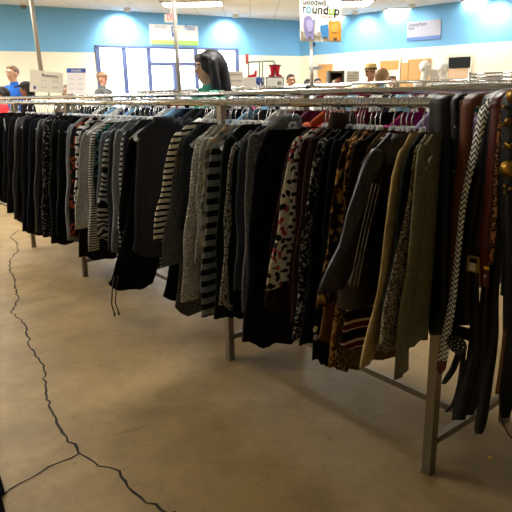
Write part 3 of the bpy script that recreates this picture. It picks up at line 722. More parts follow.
rt=Matrix((( -E_.x,N_.x,0),(-E_.y,N_.y,0),(0,0,1))); oo.ell(cc,(.036,.008,.031),rot=rt,n=24); oo.build('concho_buckle',plain('dark_pewter','1c1b19',.35,.6),g)
st=MB()
for n_,rr_ in ((12,.027),(8,.014),(1,0)):
    for i in range(n_):
        a=2*math.pi*i/n_; st.ell(cc+rt@Vector((rr_*math.cos(a),-.009+ .003*(rr_>.02),rr_*.85*math.sin(a))),(.0022,.0022,.0022),8,6)
st.build('silver_studs',M_wire,g)
g,O,s=belt('zigzag_belt','black belt woven with a white zigzag chain pattern',None,[(97,486,496),(105,481,491),(130,475,484),(150,471,479),(200,461,467),(250,455.5,461),(300,449,456),(330,443,452),(362,438,447)],6)
k=NT('white_zigzag'); v=k.coord(); x,y,z=k.xyz(v); r_=k.math('FRACT',k.math('ADD',k.math('MULTIPLY',z,62),k.math('MULTIPLY',k.math('PINGPONG',k.math('MULTIPLY',y,130),1),.9)))
k.l(k.mix(k.gt(r_,.45),lin('0b0b0b'),lin('efefe8')),k.b.inputs['Base Color']); k.b.inputs['Roughness'].default_value=.5; M_zig=k.m
for ch in g.children: ch.data.materials.append(M_zig)
a_=[onB(s,u,v,O,0) for u,v in ((438,361),(447,361),(446,369),(441,375),(437.5,370))]
MB().poly(a_,.006,NF).build('leather_tip',LB('brown_tip','6a3216'),g,smooth=False)
g,O,s=belt('leather_belt','oxblood red leather belt with a yellow price sticker',LB('oxblood','571a14',.35),[(97,491,505),(110,491,503),(150,488,500),(200,484.5,494),(235,479.5,490),(262,480,489.5),(287,480.5,489)],7)
q=onB(s,486.5,267,O); MB().poly([onB(s,484.2,266,O),onB(s,489.3,267.2,O),onB(s,488.9,270,O),onB(s,484,268.6,O)],.002,NF).build('price_sticker',plain('yellow_sticker','f2c81c',.6),g,smooth=False)
MB().disc(onB(s,484.7,276.5,O),N_,.006,.006,14).build('snap',M_wire,g)
g,O,s=belt('leather_belt','black belt with a square tan buckle halfway down',LB('black_belt3','0a0a0a'),[(99,489,495),(150,486,491),(200,478,488),(250,471,480),(300,470,479),(350,468,480),(400,455,470),(420,452,465)],5)
c0=onB(s,473.5,264,O,.006); b_=MB()
ex_=-E_
for dx,dz,sx_,sz_ in ((-.016,0,.006,.045),(.016,0,.006,.045),(0,.021,.038,.006),(0,-.021,.038,.006)):
    b_.box(c0+ex_*dx+Vector((0,0,dz)),(sx_,.006,sz_),math.atan2(E_.y,E_.x))
b_.build('buckle',plain('antique_brass','a08a52',.35,.9),g,smooth=False)
MB().box(c0+Vector((0,0,-.008))+NF*.003,(.02,.004,.022),math.atan2(E_.y,E_.x)).build('price_tag',plain('cream_tag','d8cfa8',.6),g,smooth=False)
g,O,s=belt('leopard_belt','thin leopard print belt right of the oxblood belt',cloth('leopard_belt','leopard','8f5f38','140d09',sc=1.6),[(99,501,506),(150,496,500),(200,493.5,498),(235,491,496),(265,489,493)],8)
g,O,s=belt('medallion_belt','black belt hung with large gold medallions at right edge',LB('black_belt4','090807'),[(97,502,520),(150,501,518),(200,500,517),(260,503,516),(330,503,514)],9)
gold=plain('worn_gold','9a7530',.35,1,bump=160)
for u,v,r_ in ((507.5,169,.022),(513,96,.018),(508,121,.009)):
    c0=onB(s,u,v,O,.006); MB().disc(c0,N_,r_,.004,28).build('medallion',gold,g)
    MB().ell(c0+NF*.004,(r_*.55,r_*.55,r_*.55) if r_<.02 else (r_*.6,r_*.18,r_*.6),16,8,rot=rt if r_>=.02 else None).build('medallion_boss',gold,g)
for u,v in ((505,147),(505,186),(505,192),(510,189),(504,107),(510,147),(503,125)):
    MB().ell(onB(s,u,v,O,.007),(.0055,.0045,.0055),12,8).build('gold_bead',gold,g)
MB().tube([onB(s,505,142,O,.007),onB(s,509,146,O,.007),onB(s,513,143,O,.007)],.004,8).build('gold_link',gold,g)
g,O,s=belt('leather_belt','dark brown belt hanging straight below the oxblood belt',LB('dark_brown_belt','1f100b'),[(99,497,503),(200,490,497),(290,481,492),(340,476,488),(380,470,484),(415,462,474)],4.5)
g,O,s=belt('leather_belt','long black belt whose rounded tip hangs lowest of all',LB('black_belt5','060606'),[(99,499,506),(200,496,505),(290,488,499),(340,487,498),(380,481,493),(415,476,488),(428,474.5,485),(434,476,482)],5.6)
g,O,s=belt('leather_belt','plain brown belt hanging to knee height at right edge',LB('ochre_belt','6b4018',.5),[(99,510,520),(200,508,519),(260,507,517),(320,504,514),(360,500,511),(394,495,505)],8.5)
g,O,s=belt('fringed_belt','shaggy black belt ending in a thin looped cord at right edge',cloth('shaggy_black','tweed','0a0a09','171512'),[(99,516,530),(200,514,530),(320,508,526),(380,501,520),(405,499,513),(418,501,509)],10)
MB().tube([onB(s,500,398,O),onB(s,500,412,O),onB(s,503,424,O),onB(s,509,435,O),onB(s,516,442,O)],.0022,6).build('cord_loop',plain('brown_cord','2a1710',.7),g)
for lab,pts in (('thin black strap curling left below the round buckle',[(352,456,462),(368,450,457),(378,444,451),(384,441,446)]),('thin black strap end swinging low left of the rack cross bar',[(350,461,466),(380,458,463),(402,452,457),(412,444,448)])):
    g,O,s=belt('thin_strap',lab,LB('black_belt5','060606'),pts,3.6,top=False,cat='strap')

# yellow tag, and flat sheet standing in for an unidentified black object
p=at_z(490,458,0.0)
tag(MB().box((p.x,p.y,.0015),(.021,.009,.003),.3).build('price_tag',plain('yellow_sticker','f2c81c'),smooth=False),'tiny yellow price tag lying on the concrete floor','tag')
q=[at_z(0,476,0),at_z(5,493,0),at_z(2,498,0),at_z(6,515,0),at_z(-30,520,0),at_z(-30,470,0)]
tag(MB().poly([Vector((a.x,a.y,0.001)) for a in q],.012,(0,0,1)).build('unknown_black_object',plain('matt_black','020202',.95,0,.05),smooth=False),'edge of an unidentified black object just entering at the lower left corner','mat')

# ------------------------------------------------------------------ racks further back
def back_rack(off,t0,t1,z,frames,label,ncl,grp,cols,hang=.075):
    rack_run('clothes_rack',frames,t0,t1,off,z,z+.01,.55,label)
    n=int((t1-t0-.2)/hang)
    for i in range(n):
        t=t0+.1+i*hang+random.uniform(-.02,.02)
        place_hanger('clear' if i%5 else 'white',R(t,off,z),ANG+random.uniform(-.2,.2),('clear plastic' if i%5 else 'white')+' hanger on '+grp,('clear' if i%5 else 'white')+' hangers on '+grp)
        if i%2==0:
            ci=cols[(i//2)%len(cols)]; 
            if ci not in tops: tops[ci]=simple_top(cloth('rear_'+PAL[ci][0].replace(' ','_'),'plain',PAL[ci][1])); g=tops[ci]
            else: g=copy_thing(tops[ci])
            g.location=R(t,off,z); g.rotation_euler=(0,0,ANG+random.uniform(-.1,.1)); g['label']='%s top on %s'%(PAL[ci][0],grp); g['category']='top'; g['group']='%s tops on %s'%(PAL[ci][0],grp)
back_rack(2.15,-1.2,1.6,1.362,[-1.1,.3,1.5],'chrome double rail rack in the second row at right',0,'the second row rack at right',[11,0,15,9,4,3])
back_rack(2.15,2.9,6.2,1.372,[3.0,4.5,6.1],'chrome double rail rack in the second row at left',0,'the second row rack at left',[14,3,13,10,15])
back_rack(4.2,-2.2,1.2,1.40,[-2.1,-.5,1.1],'chrome double rail rack in the third row at right',0,'the third row rack at right',[5,11,2,3],.1)
back_rack(4.4,1.8,5.6,1.42,[1.9,3.7,5.5],'chrome double rail rack in the third row near the shop front',0,'the third row rack near the windows',[13,15,14,12],.1)

# ------------------------------------------------------------------ signs and poles among the racks
def board(name,label,pts,D,mat,parts=None,cat='sign',thick=.012):
    g=empty(name,(0,0,0),0,label,cat); on=flatD(D)
    skew('panel',pts,on,(0,-1,0),mat,thick,g,0); return g,on
def pole(g,u0,v0,u1,v1,D,r_,mat,name='pole',z1=None):
    a=at_depth(u0,v0,D); b=at_depth(u1,v1,D)
    MB().tube([a,b],r_,10).build(name,mat,g)
def support(g,u,v,D,mat=None,y=.03):
    a=at_depth(u,v,D); MB().tube([(a.x,a.y+y,0.0),(a.x,a.y+y,a.z)],.012,8).build('stand',mat or M_chrome,g); MB().tube([(a.x,a.y+y,0),(a.x,a.y+y,.02)],.14,20).build('stand_base',mat or M_chrome,g)
NEG=Vector((0,-1,0))
M_pole=plain('beige_pole','b9b0a2',.5,.2)
# left: "Bottoms" sign hanging from a tilted pole
g,on=board('rack_sign','beige card sign headed Bottoms at the end of a slanting pole','' or [(30,91.5),(63,93.5),(63,73),(30.5,69.5)],6.46,M_ivory)
pole(g,28,-22,42,78,6.5,.024,M_pole)
slope_text('Bottoms',42,76.2,58,78,.045,M_ink,g,on,NEG,.014)
for u,v,b in ((41.5,81,'XS - 4'),(53,81.8,'12-14'),(41.5,87.5,'6 - 10'),(53,88,'16-18')): slope_text(b,u,v,u+4.5,v+.4,.018,M_grey,g,on,NEG,.014)
MB().poly([on(34,89)+NEG*.013,on(36.3,89.1)+NEG*.013,on(36.3,86.1)+NEG*.013,on(34,86)+NEG*.013],.001,NEG).build('logo',M_navy,g,smooth=False)
a=on(48,92.5); MB().tube([(a.x,a.y+.02,1.3),(a.x,a.y+.02,a.z+.05)],.01,8).build('stand',M_chrome,g)
g,on=board('size_chart','white chart board with a blue WALKERS header behind the rack','' or [(67,94),(86,94),(86,68.3),(67,68.3)],8.5,plain('chart_white','f4f2f4',.6))
skew('header',[(67,72.7),(86,72.7),(86,68.3),(67,68.3)],on,NEG,plain('header_blue','3557ae',.6),.003,g,.012)
slope_text('WALKERS',71.5,71.8,81.5,71.8,.045,M_white,g,on,NEG,.017)
ln=MB()
for v in (79,84,89):
    for u in (69,77.5):
        a=on(u,v)+NEG*.013; b=on(u+5.5,v)+NEG*.013; ln.bar(a,b,.002,.008)
ln.build('printed_lines',plain('pale_print2','c8c8d4'),g,smooth=False); support(g,76,94,8.5)
# centre pole
g=empty('sign_pole',(0,0,0),0,'thin beige pole rising past the blue logo banner','pole'); pole(g,171.5,-25,180,96,5.2,.017,plain('greige_pole','c6bfb8',.5)); a=at_depth(180,96,5.2); MB().tube([(a.x,a.y,0),(a.x,a.y,a.z)],.017,10).build('lower_pole',M_pole,g)
# coordinates sign
g,on=board('rack_sign','small beige card sign right of the dark-haired woman','' or [(223.3,87),(243,86.5),(243,71.3),(223.3,71)],6.2,plain('card_beige','d5c6b6',.6))
slope_text('Coordinates',227.5,75.5,241.5,75.3,.03,M_ink,g,on,NEG,.014); slope_text('Misses Sizes',227.5,81.5,241.5,81.4,.025,M_ink,g,on,NEG,.014)
skew('rule_line',[(223.3,78.6),(243,78.5),(243,78),(223.3,78)],on,NEG,M_ivory,.002,g,.012); support(g,233,87,6.2)
# framed sign
g,on=board('framed_sign','framed white notice with a round grey emblem below the red boots','' or [(266.5,89),(283.3,89),(283.3,77.3),(266.5,77.3)],6.8,plain('notice_white','f2efe2',.6))
fr_=MB()
for a,b in (((266.5,89),(266.5,77.3)),((283.3,89),(283.3,77.3)),((266.3,77.3),(283.5,77.3))): fr_.bar(on(*a)+NEG*.01,on(*b)+NEG*.01,.012,.012)
fr_.build('frame',M_grey,g,smooth=False)
MB().disc(on(279,83)+NEG*.015,(0,1,0),.024,.004).build('emblem',plain('emblem_grey','8f9488',.6),g)
for v in (80.5,83,85.5): slope_text('Store hours' if v<81 else 'open all week',268.5,v,275,v,.012,M_grey,g,on,NEG,.014)
support(g,275,89,6.8)
# roundup banner
g,on=board('banner_board','white Goodwill roundup board with three printed piggy banks','' or [(300,41.3),(341,42.2),(341.3,-4),(299.3,-5)],5.0,plain('banner_cream','efeade',.55))
a=on(301.8,4.3)+NEG*.014; b=on(325.5,5.8)+NEG*.014; text('Goodwill',a,b-a,.06,plain('print_charcoal','26262b'),g,nrm=NEG,bold=.0011,width=(b-a).length)
Y0=at_depth(302,13,5).x
def tslot(body,u0,u1,v0,v1,mat,size=.092,b=.0016):
    a=on(u0,v0)+NEG*.014; b_=on(u1,v1)+NEG*.014; text(body,a,(b_-a),size,mat,g,nrm=NEG,bold=b,width=(b_-a).length)
M_blk=plain('print_black','1c1c20',.6)
tslot('r',302.3,305,12.3,12.5,M_blk); tslot('o',305.2,310.9,12.6,13,plain('print_teal','4aa3b8')); tslot('und',311.4,327.2,13.2,14.3,M_blk); tslot('u',327.7,333,14.4,14.8,plain('print_green','8fc93a')); tslot('p',333.4,338.6,14.9,15.3,M_blk)
slope_text('Change is good',320,17,332,17.6,.016,plain('print_red','d9604f'),g,on,NEG,.014)
def blob(pts,mat,nm,off=.013):
    o=MB()
    ps=[]
    n=len(pts)
    for i in range(n):
        p0,p1,p2,p3=pts[i-1],pts[i],pts[(i+1)%n],pts[(i+2)%n]
        for q in range(4):
            f=q/4; ps.append(tuple(.5*((2*p1[e])+(p2[e]-p0[e])*f+(2*p0[e]-5*p1[e]+4*p2[e]-p3[e])*f*f+(3*p1[e]-p0[e]-3*p2[e]+p3[e])*f**3) for e in (0,1)))
    ps=[on(*p)+NEG*off for p in reversed(ps)]
    o.poly(list(reversed(ps)),.002,NEG); return o.build(nm,mat,g,smooth=False)
coins=MB()
for i in range(70):
    u=random.choice([random.uniform(300.8,304.5),random.uniform(313.5,320.5),random.uniform(304,340)]); v=random.uniform(31,40) if u<321 else random.uniform(38.2,40.3)
    if 304<u<314: v=random.uniform(38.5,40)
    coins.disc(on(u,v)+NEG*(.013+.0001*i),(0,1,0),.006,.0015,10)
coins.build('printed_coins',plain('coin_bronze','a0937c',.6),g,smooth=False)['kind']='stuff'
PU=plain('bank_purple','8d84b0',.6)
blob([(303.3,22),(304,18),(307,16.2),(310.5,16.8),(312.5,20.5),(314.5,19.8),(315,22),(314,25),(314,32),(313.5,36),(313,39.8),(311,39.6),(310.6,37),(308.5,37),(308,39.8),(305.8,39.5),(305.2,35),(303.8,30)],PU,'printed_purple_bank',.022)
blob([(306,24),(308,20.5),(311,21),(312.5,25),(311.5,31),(308,32)],plain('bank_lilac','a9a2c9',.6),'purple_bank_face',.026)
blob([(320,26),(322,25.6),(324.5,25.3),(326.5,24.3),(327.8,26),(328.3,31),(328,36),(327,38.2),(325.5,36.6),(323.5,37.6),(322,37.5),(321,33.5),(320,30)],plain('bank_blue','3f86c0',.6),'printed_blue_bank',.022)
blob([(328.4,22),(330,20.8),(332,22),(336,21.4),(338.5,21.3),(340.3,23.5),(340.8,29),(340.4,36),(339.5,40.6),(337,40.4),(336.6,38.4),(333,38.4),(332.6,40.6),(330,40.3),(328.8,35),(328.3,28)],plain('bank_orange','e89a34',.6),'printed_orange_bank',.022)
blob([(331.5,25),(334,24),(337,25),(337.5,31),(334.5,33),(331.3,31)],plain('bank_orange_light','efaa4c',.6),'orange_bank_face',.026)
pole(g,311.3,41,311.8,88,5.03,.0135,M_white); a=at_depth(311.8,88,5.03); MB().tube([(a.x,a.y,0),(a.x,a.y,a.z)],.0135,10).build('lower_pole',M_white,g)
MB().box(at_depth(314,44.5,5.02),(.02,.02,.02)).build('clip',plain('clip_blue','3b7fc4',.5),g,smooth=False)
# white chart stand
g,on=board('chart_stand','white chart stand right of the bookshelf','' or [(346,84),(358.7,83.8),(359.5,70.8),(346.5,71)],9.5,plain('chart_cream','d9d4c6',.6))
slope_text('Sizes',353.5,74,357.5,74,.05,M_grey,g,on,NEG,.014); support(g,352.5,84,9.5)
ln=MB()
for v in (76,78.5,81):
    a=on(348,v)+NEG*.013; b=on(357,v)+NEG*.013; ln.bar(a,b,.002,.01)
ln.build('printed_lines',M_grey,g,smooth=False)
# grey chart between mannequins
g,on=board('rack_sign','pale grey card sign between the two white mannequins','' or [(429.5,83),(440,83),(440,69.5),(429.5,69)],10.2,plain('card_grey','cfc6ba',.6)); support(g,435,83,10.2)
# small red hanging tag near window corner
tag(MB().box(at_depth(247,59,9.5),(.05,.012,.15)).build('hanging_tag',plain('coral_tag','ef6a6a',.6),smooth=False),'small coral tag strip by the window corner','tag')

# bookshelf
g=empty('bookcase',(0,0,0),0,'dark wooden bookcase with books in front of the orange door','bookcase'); on=flatD(11)
M_dark=plain('dark_wood','3c3826',.6)
a=at_depth(327.5,71,11); b=at_depth(343.5,71,11); w_=b.x-a.x; cx_=(a.x+b.x)/2; zt=a.z
bb=MB()
for x in (a.x+.02,b.x-.02): bb.box((x,11,zt/2),(.04,.3,zt))
for z_ in (zt-.02,zt-.42,zt-.85,zt-1.25,.1): bb.box((cx_,11,z_),(w_-.08,.3,.03))
bb.box((cx_,11.14,zt/2),(w_-.08,.02,zt)); bb.build('case',M_dark,g,smooth=False)
for row,zb in enumerate((zt-.405,zt-.835)):
    x=a.x+.05; i=0
    while x<b.x-.08:
        wd=random.uniform(.02,.035); hh=random.uniform(.2,.3); x+=wd+.004; i+=1
        c_=random.choice(['c9bfa6','8c6b4a','b9b09a','5a4a3c','d6cdb8','7a3a2a'] if row==0 else ['1d1a1a','2a2420','c9c0b0'])
        tag(MB().box((x-wd/2,10.98,zb+hh/2),(wd,.2,hh)).build('book',plain('book_'+c_,c_,.7),smooth=False),['book standing on the upper shelf of the bookcase','book standing on the lower shelf of the bookcase'][row],'book',['books on the upper shelf','books on the lower shelf'][row])
# display grid with red boots & shoes
g=empty('display_rack',(0,0,0),0,'thin metal display frame in front of the cream wall','display rack'); on=flatD(8.2)
o=MB()
def ln_(u0,v0,u1,v1): o.bar(on(u0,v0),on(u1,v1),.02,.02)
for u in (248.5,259.5,262.5,274.5): ln_(u,62,u,96)
ln_(248.5,62.3,262,61.3); ln_(262.5,61.3,274.5,61.3)
for u in (248.5,274.5):
    p_=on(u,96); o.bar((p_.x,p_.y,0),(p_.x,p_.y,p_.z),.02,.02)
o.build('frame',plain('display_metal','8f9a94',.4,.5),g,smooth=False)
p_=on(256,77.4); q_=on(280,77.4)
sh_=MB(); sh_.box(((p_.x+q_.x)/2-.1,8.2,p_.z-.012),((q_.x-p_.x)+.2,.34,.024)); sh_.build('shelf',M_white,g,smooth=False)
for x in (p_.x,q_.x): MB().bar((x,8.25,0),(x,8.25,p_.z-.02),.025).build('shelf_leg',M_white,g,smooth=False)
red=plain('red_leather','c4122c',.35)
for u,dx,lab in ((272.8,-1,'red cowboy boot on the display shelf, the one further left'),(277.2,1,'red cowboy boot on the display shelf, the one further right')):
    bq=on(u,77.2); bo=empty('cowboy_boot',(bq.x,8.18,p_.z),0,lab,'boot')
    MB().tube([(0,0,.03),(dx*.002,0,.07),(dx*-.0,0,.12),(dx*.01,0,.15)],[.026,.028,.036,.042],12).build('shaft',red,bo)
    MB().cap((0,.01,.018),(dx*.045,-.05,.014),.02,.014).build('foot',red,bo); MB().tube([(dx*.01,0,.143),(dx*.011,0,.156)],.043,12).build('cuff',M_blackp,bo)
bq=on(253,76.6); sp_=MB().cap((bq.x-.06,8.15,bq.z-.0),(bq.x+.03,8.15,bq.z+.015),.015,.022); sp_.cap((bq.x+.03,8.15,bq.z+.02),(bq.x+.04,8.15,bq.z+.06),.018,.016)
tag(sp_.build('red_shoe',red),'red low shoe on the white display box left of the boots','shoe')
g=empty('display_box',(0,0,0),0,'white display box under the red low shoe','display box'); MB().box((bq.x+.0,8.15,(bq.z-.018)/2),(.26,.3,bq.z-.018)).build('carton',M_white,g,smooth=False)

# small clothes block with blue/white behind
for u,c_,lab in ((258.5,'4a63b0','blue folded garment beside the framed notice'),(262.5,'8f98a0','grey folded garment beside the framed notice')):
    pq=at_depth(u,88,6.9); pt=at_depth(u,77,6.9)
    tag(MB().loft([ring_body(-.025,.025,.04,pq.z-.5-0,1,.003,16),ring_body(-.028,.028,.045,(pq.z+pt.z)/2,1,.004,16),ring_body(-.02,.02,.03,pt.z,1,.002,16)]).build('draped_garment',cloth('drape_'+c_,'floral',c_,'d5d5da','2b3350'),loc=(pq.x,6.9,0)),lab,'garment')

# ------------------------------------------------------------------ people
def person(name,label,u,vtop,D,h,yaw,skin,shirt,pants,hair,hairstyle,hat=None,vox=.012,arms='browse',extras=None,bend=0,cat='person',body_mat=None,seat=None):
    top=at_depth(u,vtop,D); zb=top.z-h; z0=0 if seat is None else zb
    h2=top.z if seat is None else h     # standing on the floor: height follows from where the head is
    k_=h2/1.75
    g=empty(name,(top.x,top.y,0),yaw,label,cat)
    def P(x,y,z): return (x*k_,y*k_,z*k_)
    # facing -Y
    SK=body_mat or plain('skin_'+skin,skin,.55)
    b=MB(); r=lambda q:q*k_
    hc=(0,-.005,1.635)
    b.ell(P(0,.006,1.655),(r(.073),r(.092),r(.095)),20,14); b.ell(P(0,-.022,1.595),(r(.054),r(.062),r(.07)),18,12)
    b.ell(P(0,-.045,1.552),(r(.032),r(.03),r(.025)),14,10)                      # chin
    b.cap(P(0,-.088,1.640),P(0,-.108,1.608),r(.009),r(.014))                     # nose
    b.ell(P(0,-.075,1.672),(r(.05),r(.022),r(.014)),14,8)                        # brow
    for s_ in (-1,1): b.ell(P(s_*.077,.005,1.625),(r(.012),r(.02),r(.032)),12,8)
    b.cap(P(0,.012,1.47),P(0,.0,1.57),r(.056),r(.05))
    b.ell(P(0,0,1.30),(r(.165),r(.105),r(.17)),22,14); b.ell(P(0,0,1.10),(r(.135),r(.095),r(.18)),20,12); b.ell(P(0,0,.95),(r(.165),r(.11),r(.12)),20,12)
    b.cap(P(-.13,.0,1.405),P(.13,.0,1.405),r(.06),r(.06))
    elb={}; 
    for s_ in (-1,1):
        if arms=='browse': E=(s_*.25,-.03,1.13); Wr=(s_*.17,-.25,1.14 if s_<0 else 1.2)
        elif arms=='up': E=(s_*.26,-.12,1.2); Wr=(s_*.14,-.3,1.3)
        else: E=(s_*.255,.02,1.13); Wr=(s_*.27,-.04,.89)
        S_=(s_*.185,0,1.4); elb[s_]=(S_,E,Wr)
        b.cap(P(*S_),P(*E),r(.05),r(.038)); b.cap(P(*E),P(*Wr),r(.038),r(.026))
        d=(Vector(Wr)-Vector(E)).normalized(); pm=Vector(Wr)+d*.05
        side=Vector((0,0,1)) if arms!='down' else Vector((0,1,0))
        b.ell(P(*(pm)),(r(.022),r(.045),r(.036)) if arms!='down' else (r(.018),r(.036),r(.05)),14,10)
        for f_ in range(4):
            o0=pm+d*.035+side*(f_-1.5)*.019; L_=(.062,.075,.07,.055)[f_]; o1=o0+d*L_*.55; o2=o1+d*L_*.4+Vector((-s_*.018,0,-.012))
            b.cap(P(*o0),P(*o1),r(.0095),r(.009),10); b.cap(P(*o1),P(*o2),r(.009),r(.008),10)
        t0=pm+side*.02-d*.02; t1=t0+side*.025+d*.03+Vector((-s_*.012,0,0)); t2=t1+d*.028; b.cap(P(*t0),P(*t1),r(.012),r(.0105),10); b.cap(P(*t1),P(*t2),r(.0105),r(.009),10)
        b.cap(P(s_*.085,0,.9),P(s_*.095,-.01,.5),r(.082),r(.056)); b.cap(P(s_*.095,-.01,.5),P(s_*.10,.02,.1),r(.056),r(.038)); b.cap(P(s_*.10,.03,.045),P(s_*.11,-.13,.035),r(.04),r(.034))
    body=b.build('body',SK,g)
    def remesh(o,vx,it=4):
        m1=o.modifiers.new('remesh','REMESH'); m1.mode='VOXEL'; m1.voxel_size=vx; m1.use_smooth_shade=True
        m2=o.modifiers.new('smooth','SMOOTH'); m2.factor=.5; m2.iterations=it
    remesh(body,vox if vox<.01 else .009)
    if body_mat: 
        return g,P,r,k_
    # eyes, mouth
    for s_ in (-1,1):
        MB().ell(P(s_*.03,-.076,1.646),(r(.012),r(.008),r(.007)),10,8).build('eye',plain('eye_white','e8e4de',.3),g); MB().ell(P(s_*.03,-.083,1.646),(r(.0055),r(.003),r(.0055)),8,6).build('iris',plain('iris_dark','20140e',.3),g)
        MB().cap(P(s_*.046,-.086,1.664),P(s_*.016,-.094,1.667),r(.004),r(.004),8).build('eyebrow',plain('brow_'+hair,hair,.8),g)
    MB().cap(P(-.018,-.082,1.575),P(.018,-.082,1.575),r(.0055),r(.0055),8).build('lips',plain('lips','a85a50',.5),g)
    # shirt
    c=MB(); 
    c.ell(P(0,0,1.30),(r(.18),r(.12),r(.175)),22,14); c.ell(P(0,0,1.10),(r(.152),r(.112),r(.2)),20,12); c.ell(P(0,0,.97),(r(.178),r(.125),r(.12)),20,12); c.cap(P(-.135,.0,1.405),P(.135,.0,1.405),r(.07),r(.07)); c.cap(P(0,.012,1.42),P(0,.01,1.485),r(.075),r(.066))
    for s_ in (-1,1):
        S_,E,Wr=[Vector(q) for q in elb[s_]]; c.cap(P(*S_),P(*E),r(.064),r(.052)); c.cap(P(*E),P(*(E+(Wr-E)*.75)),r(.05),r(.041))
    c.build('shirt',shirt,g); remesh(g.children[-1] if False else [o for o in g.children if o.name.startswith('shirt')][0],.012,3)
    c=MB(); c.ell(P(0,0,.93),(r(.172),r(.118),r(.11)),20,12)
    for s_ in (-1,1): c.cap(P(s_*.085,0,.88),P(s_*.095,-.01,.5),r(.092),r(.068)); c.cap(P(s_*.095,-.01,.5),P(s_*.10,.02,.12),r(.068),r(.055))
    po=c.build('trousers',pants,g); remesh(po,.014,3)
    for s_ in (-1,1): MB().cap(P(s_*.10,.035,.045),P(s_*.11,-.145,.036),r(.046),r(.038)).build('shoe',M_blackp,g)
    HM=plain('hair_'+hair,hair,.5,bump=60); hbm=MB()
    if hairstyle=='short':
        hbm.ell(P(0,.022,1.672),(r(.079),r(.092),r(.088)),20,14); hbm.cap(P(-.03,-.045,1.722),P(.03,-.045,1.722),r(.024),r(.024))
    elif hairstyle=='bun':
        hbm.ell(P(0,.025,1.67),(r(.083),r(.095),r(.092)),20,14); hbm.ell(P(0,.115,1.70),(r(.045),r(.045),r(.045)),14,10)
    elif hairstyle=='bob':
        hbm.ell(P(0,.022,1.668),(r(.088),r(.1),r(.095)),20,14)
        for s_ in (-1,1): hbm.cap(P(s_*.075,.02,1.66),P(s_*.072,.03,1.54),r(.03),r(.026))
        hbm.cap(P(0,.085,1.65),P(0,.09,1.53),r(.055),r(.04))
    elif hairstyle=='long':
        hbm.ell(P(0,.034,1.672),(r(.105),r(.118),r(.112)),24,16)
        hbm.cap(P(-.055,-.058,1.718),P(.055,-.058,1.718),r(.034),r(.034))       # fringe
        for s_ in (-1,1):
            hbm.cap(P(s_*.085,.005,1.68),P(s_*.088,.03,1.50),r(.036),r(.04)); hbm.cap(P(s_*.088,.03,1.50),P(s_*.09,.05,1.38),r(.04),r(.02))
        hbm.cap(P(0,.1,1.65),P(0,.13,1.48),r(.075),r(.07)); hbm.cap(P(0,.13,1.48),P(.02,.15,1.36),r(.07),r(.03))
    ho=hbm.build('hair',HM,g); remesh(ho,.008,2)
    if hat:
        kind,hm=hat; t=MB()
        if kind=='cap':
            t.ell(P(0,.012,1.70),(r(.09),r(.105),r(.07)),20,12); remesh(t.build('cap_crown',hm,g),.008,2); t2=MB(); t2.loft([[P(-.06,-.07,1.685),P(.06,-.07,1.685),P(.06,-.07,1.715),P(-.06,-.07,1.715)],[P(-.055,-.13,1.675),P(.055,-.13,1.675),P(.055,-.13,1.70),P(-.055,-.13,1.70)],[P(-.03,-.17,1.665),P(.03,-.17,1.665),P(.03,-.18,1.685),P(-.03,-.18,1.685)]]); t2.build('cap_peak',hm,g)
        else:
            t.tube([P(0,.005,1.69),P(0,.005,1.692),P(0,.005,1.695)],[r(.16),r(.165),r(.16)],28); t.tube([P(0,.005,1.69),P(0,.005,1.77),P(0,.005,1.79),P(0,.005,1.797)],[r(.1),r(.088),r(.078),r(.04)],24); t.build('hat_straw',hm,g)
            MB().tube([P(0,.005,1.697),P(0,.005,1.728)],[r(.1015),r(.098)],24).build('hat_band',plain('hat_band','2b241e',.7),g)
    return g,P,r,k_
def uniq(m): return m
SH=lambda n,c: cloth('shirt_'+n,'plain',c)
DEN=cloth('denim','plain','2b3550')
# dark haired woman in teal
g,P,r,k_=person('woman','dark-haired woman in a teal shirt looking down behind the rack','' or 207,53.5,4.45,1.6,math.radians(-62),'d9a98c',SH('teal','4ea892'),DEN,'14141c','long',vox=.008,arms='browse')
g['label']='dark-haired person in a teal shirt looking down behind the rack'
MB().loft([[P(-.09,-.02,1.49),P(-.085,-.05,1.49),P(-.04,-.12,1.40),P(-.05,-.13,1.40)],[P(-.05,.0,1.50),P(-.045,-.02,1.5),P(-.008,-.11,1.42),P(-.01,-.125,1.42)]]).build('collar',SH('teal','4ea892'),g)
for s_ in (-1,1): MB().poly([P(s_*.02,-.105,1.45),P(s_*.085,-.085,1.47),P(s_*.075,-.125,1.385)],.006,(0,-1,0)).build('collar_point',SH('teal','4ea892'),g,smooth=False)
person('man','man with short brown hair in a bright blue shirt at far left',11.5,66,9.6,1.8,math.radians(-25),'c99877',SH('blue','2a66c4'),DEN,'6b4c34','short',arms='down')
person('shopper','person in a dark black cap and pink top bending behind the rack',25,82.3,8.6,1.6,math.radians(-75),'8a5a44',SH('dark_pink','1a1416'),DEN,'120c0c','bob',hat=('cap',plain('black_cap','141416',.7)))
person('shopper','dark-haired person in a red top cut off by the left edge',0.5,87,8.3,1.5,math.radians(-60),'8a5a44',SH('red','f0434a'),DEN,'1a1210','bob')
person('shopper','man in a tan cap and grey shirt standing before the windows',102,72.5,11.0,1.7,math.radians(72),'c98f7a',SH('grey','6e6f70'),DEN,'8a7a70','short',hat=('cap',plain('tan_cap','a98468',.7)),arms='down')
person('shopper','small person in grey-brown behind the walkers chart',66.5,85,8.9,1.5,0,'b08a6c',SH('taupe','7a6c60'),DEN,'6a5a4c','bob')
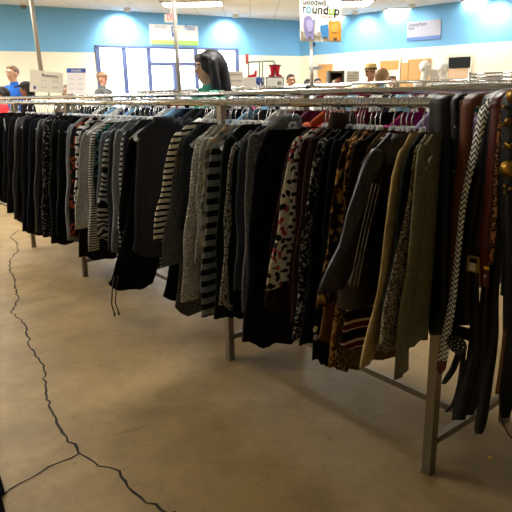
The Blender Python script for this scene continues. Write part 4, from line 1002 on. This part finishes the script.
person('shopper','dark-haired person in a black shirt leaning behind the framed notice',291,74.3,10.0,1.7,math.radians(15),'b98868',SH('black_polo','20242c'),DEN,'120f10','short')
person('shopper','dark-haired person partly hidden left of the white pole',308.5,79.3,11.5,1.6,math.radians(30),'b98868',SH('slate_s','454a60'),DEN,'17120f','bob')
person('shopper','dark-haired person right of the white pole near the orange door',317.8,78.4,10.4,1.6,math.radians(5),'c2917a',SH('indigo','343650'),DEN,'140f10','short')
person('shopper','person in a straw hat with a black band and beige shirt',371,66.3,9.0,1.7,math.radians(10),'b07a5c',SH('sand','d3bd8e'),DEN,'3a2a20','short',hat=('straw',plain('straw','d2b06a',.7,bump=150)))
person('shopper','person with tan brown hair in a pale blue top beside the straw hat',383.5,68.5,8.3,1.7,math.radians(110),'d2a888',SH('pale_blue','94bccb'),DEN,'96724a','bob',arms='down')
person('shopper','small dark-haired person in orange behind the pale blue top',392.5,76,10.2,1.5,math.radians(20),'a8765a',SH('amber','e09a3c'),DEN,'4a3424','short')
# mannequins
MW=plain('mannequin_white','efece2',.4)
for u,vt,D,lab in ((425.5,60,9.2,'white egg-headed mannequin nearer the tan door'),(443.5,62.5,9.8,'white mannequin turned sideways before the dark-topped door')):
    person('mannequin',lab,u,vt,D,1.8,math.radians(40 if u<430 else -70),'efece2',None,None,'x','none',cat='mannequin',body_mat=MW,arms='down')
# chrome display rail, far right
g=empty('garment_rail',(0,0,0),0,'tall chrome garment rail with empty hangers at far right','clothes rack')
on=flatD(6.2); o=MB()
for v in (73.2,76.5,80.5): o.tube([on(470,v+1),on(530,v-2)],.010,8)
o.build('rail',M_chrome,g)
for u in (470,528):
    a=on(u,72); MB().tube([(a.x,a.y,0),(a.x,a.y,a.z)],.012,8).build('leg',M_chrome,g)
for i in range(9):
    u=474+i*4.2; a=on(u,76.6-(u-470)*.05); place_hanger('clear',a,random.uniform(-.4,.4)+1.2,'clear plastic hanger on the tall garment rail at far right','clear hangers on the tall rail')
for kk in protoH:
    if kk not in used:
        for ch in list(protoH[kk].children): bpy.data.objects.remove(ch)
        bpy.data.objects.remove(protoH[kk])
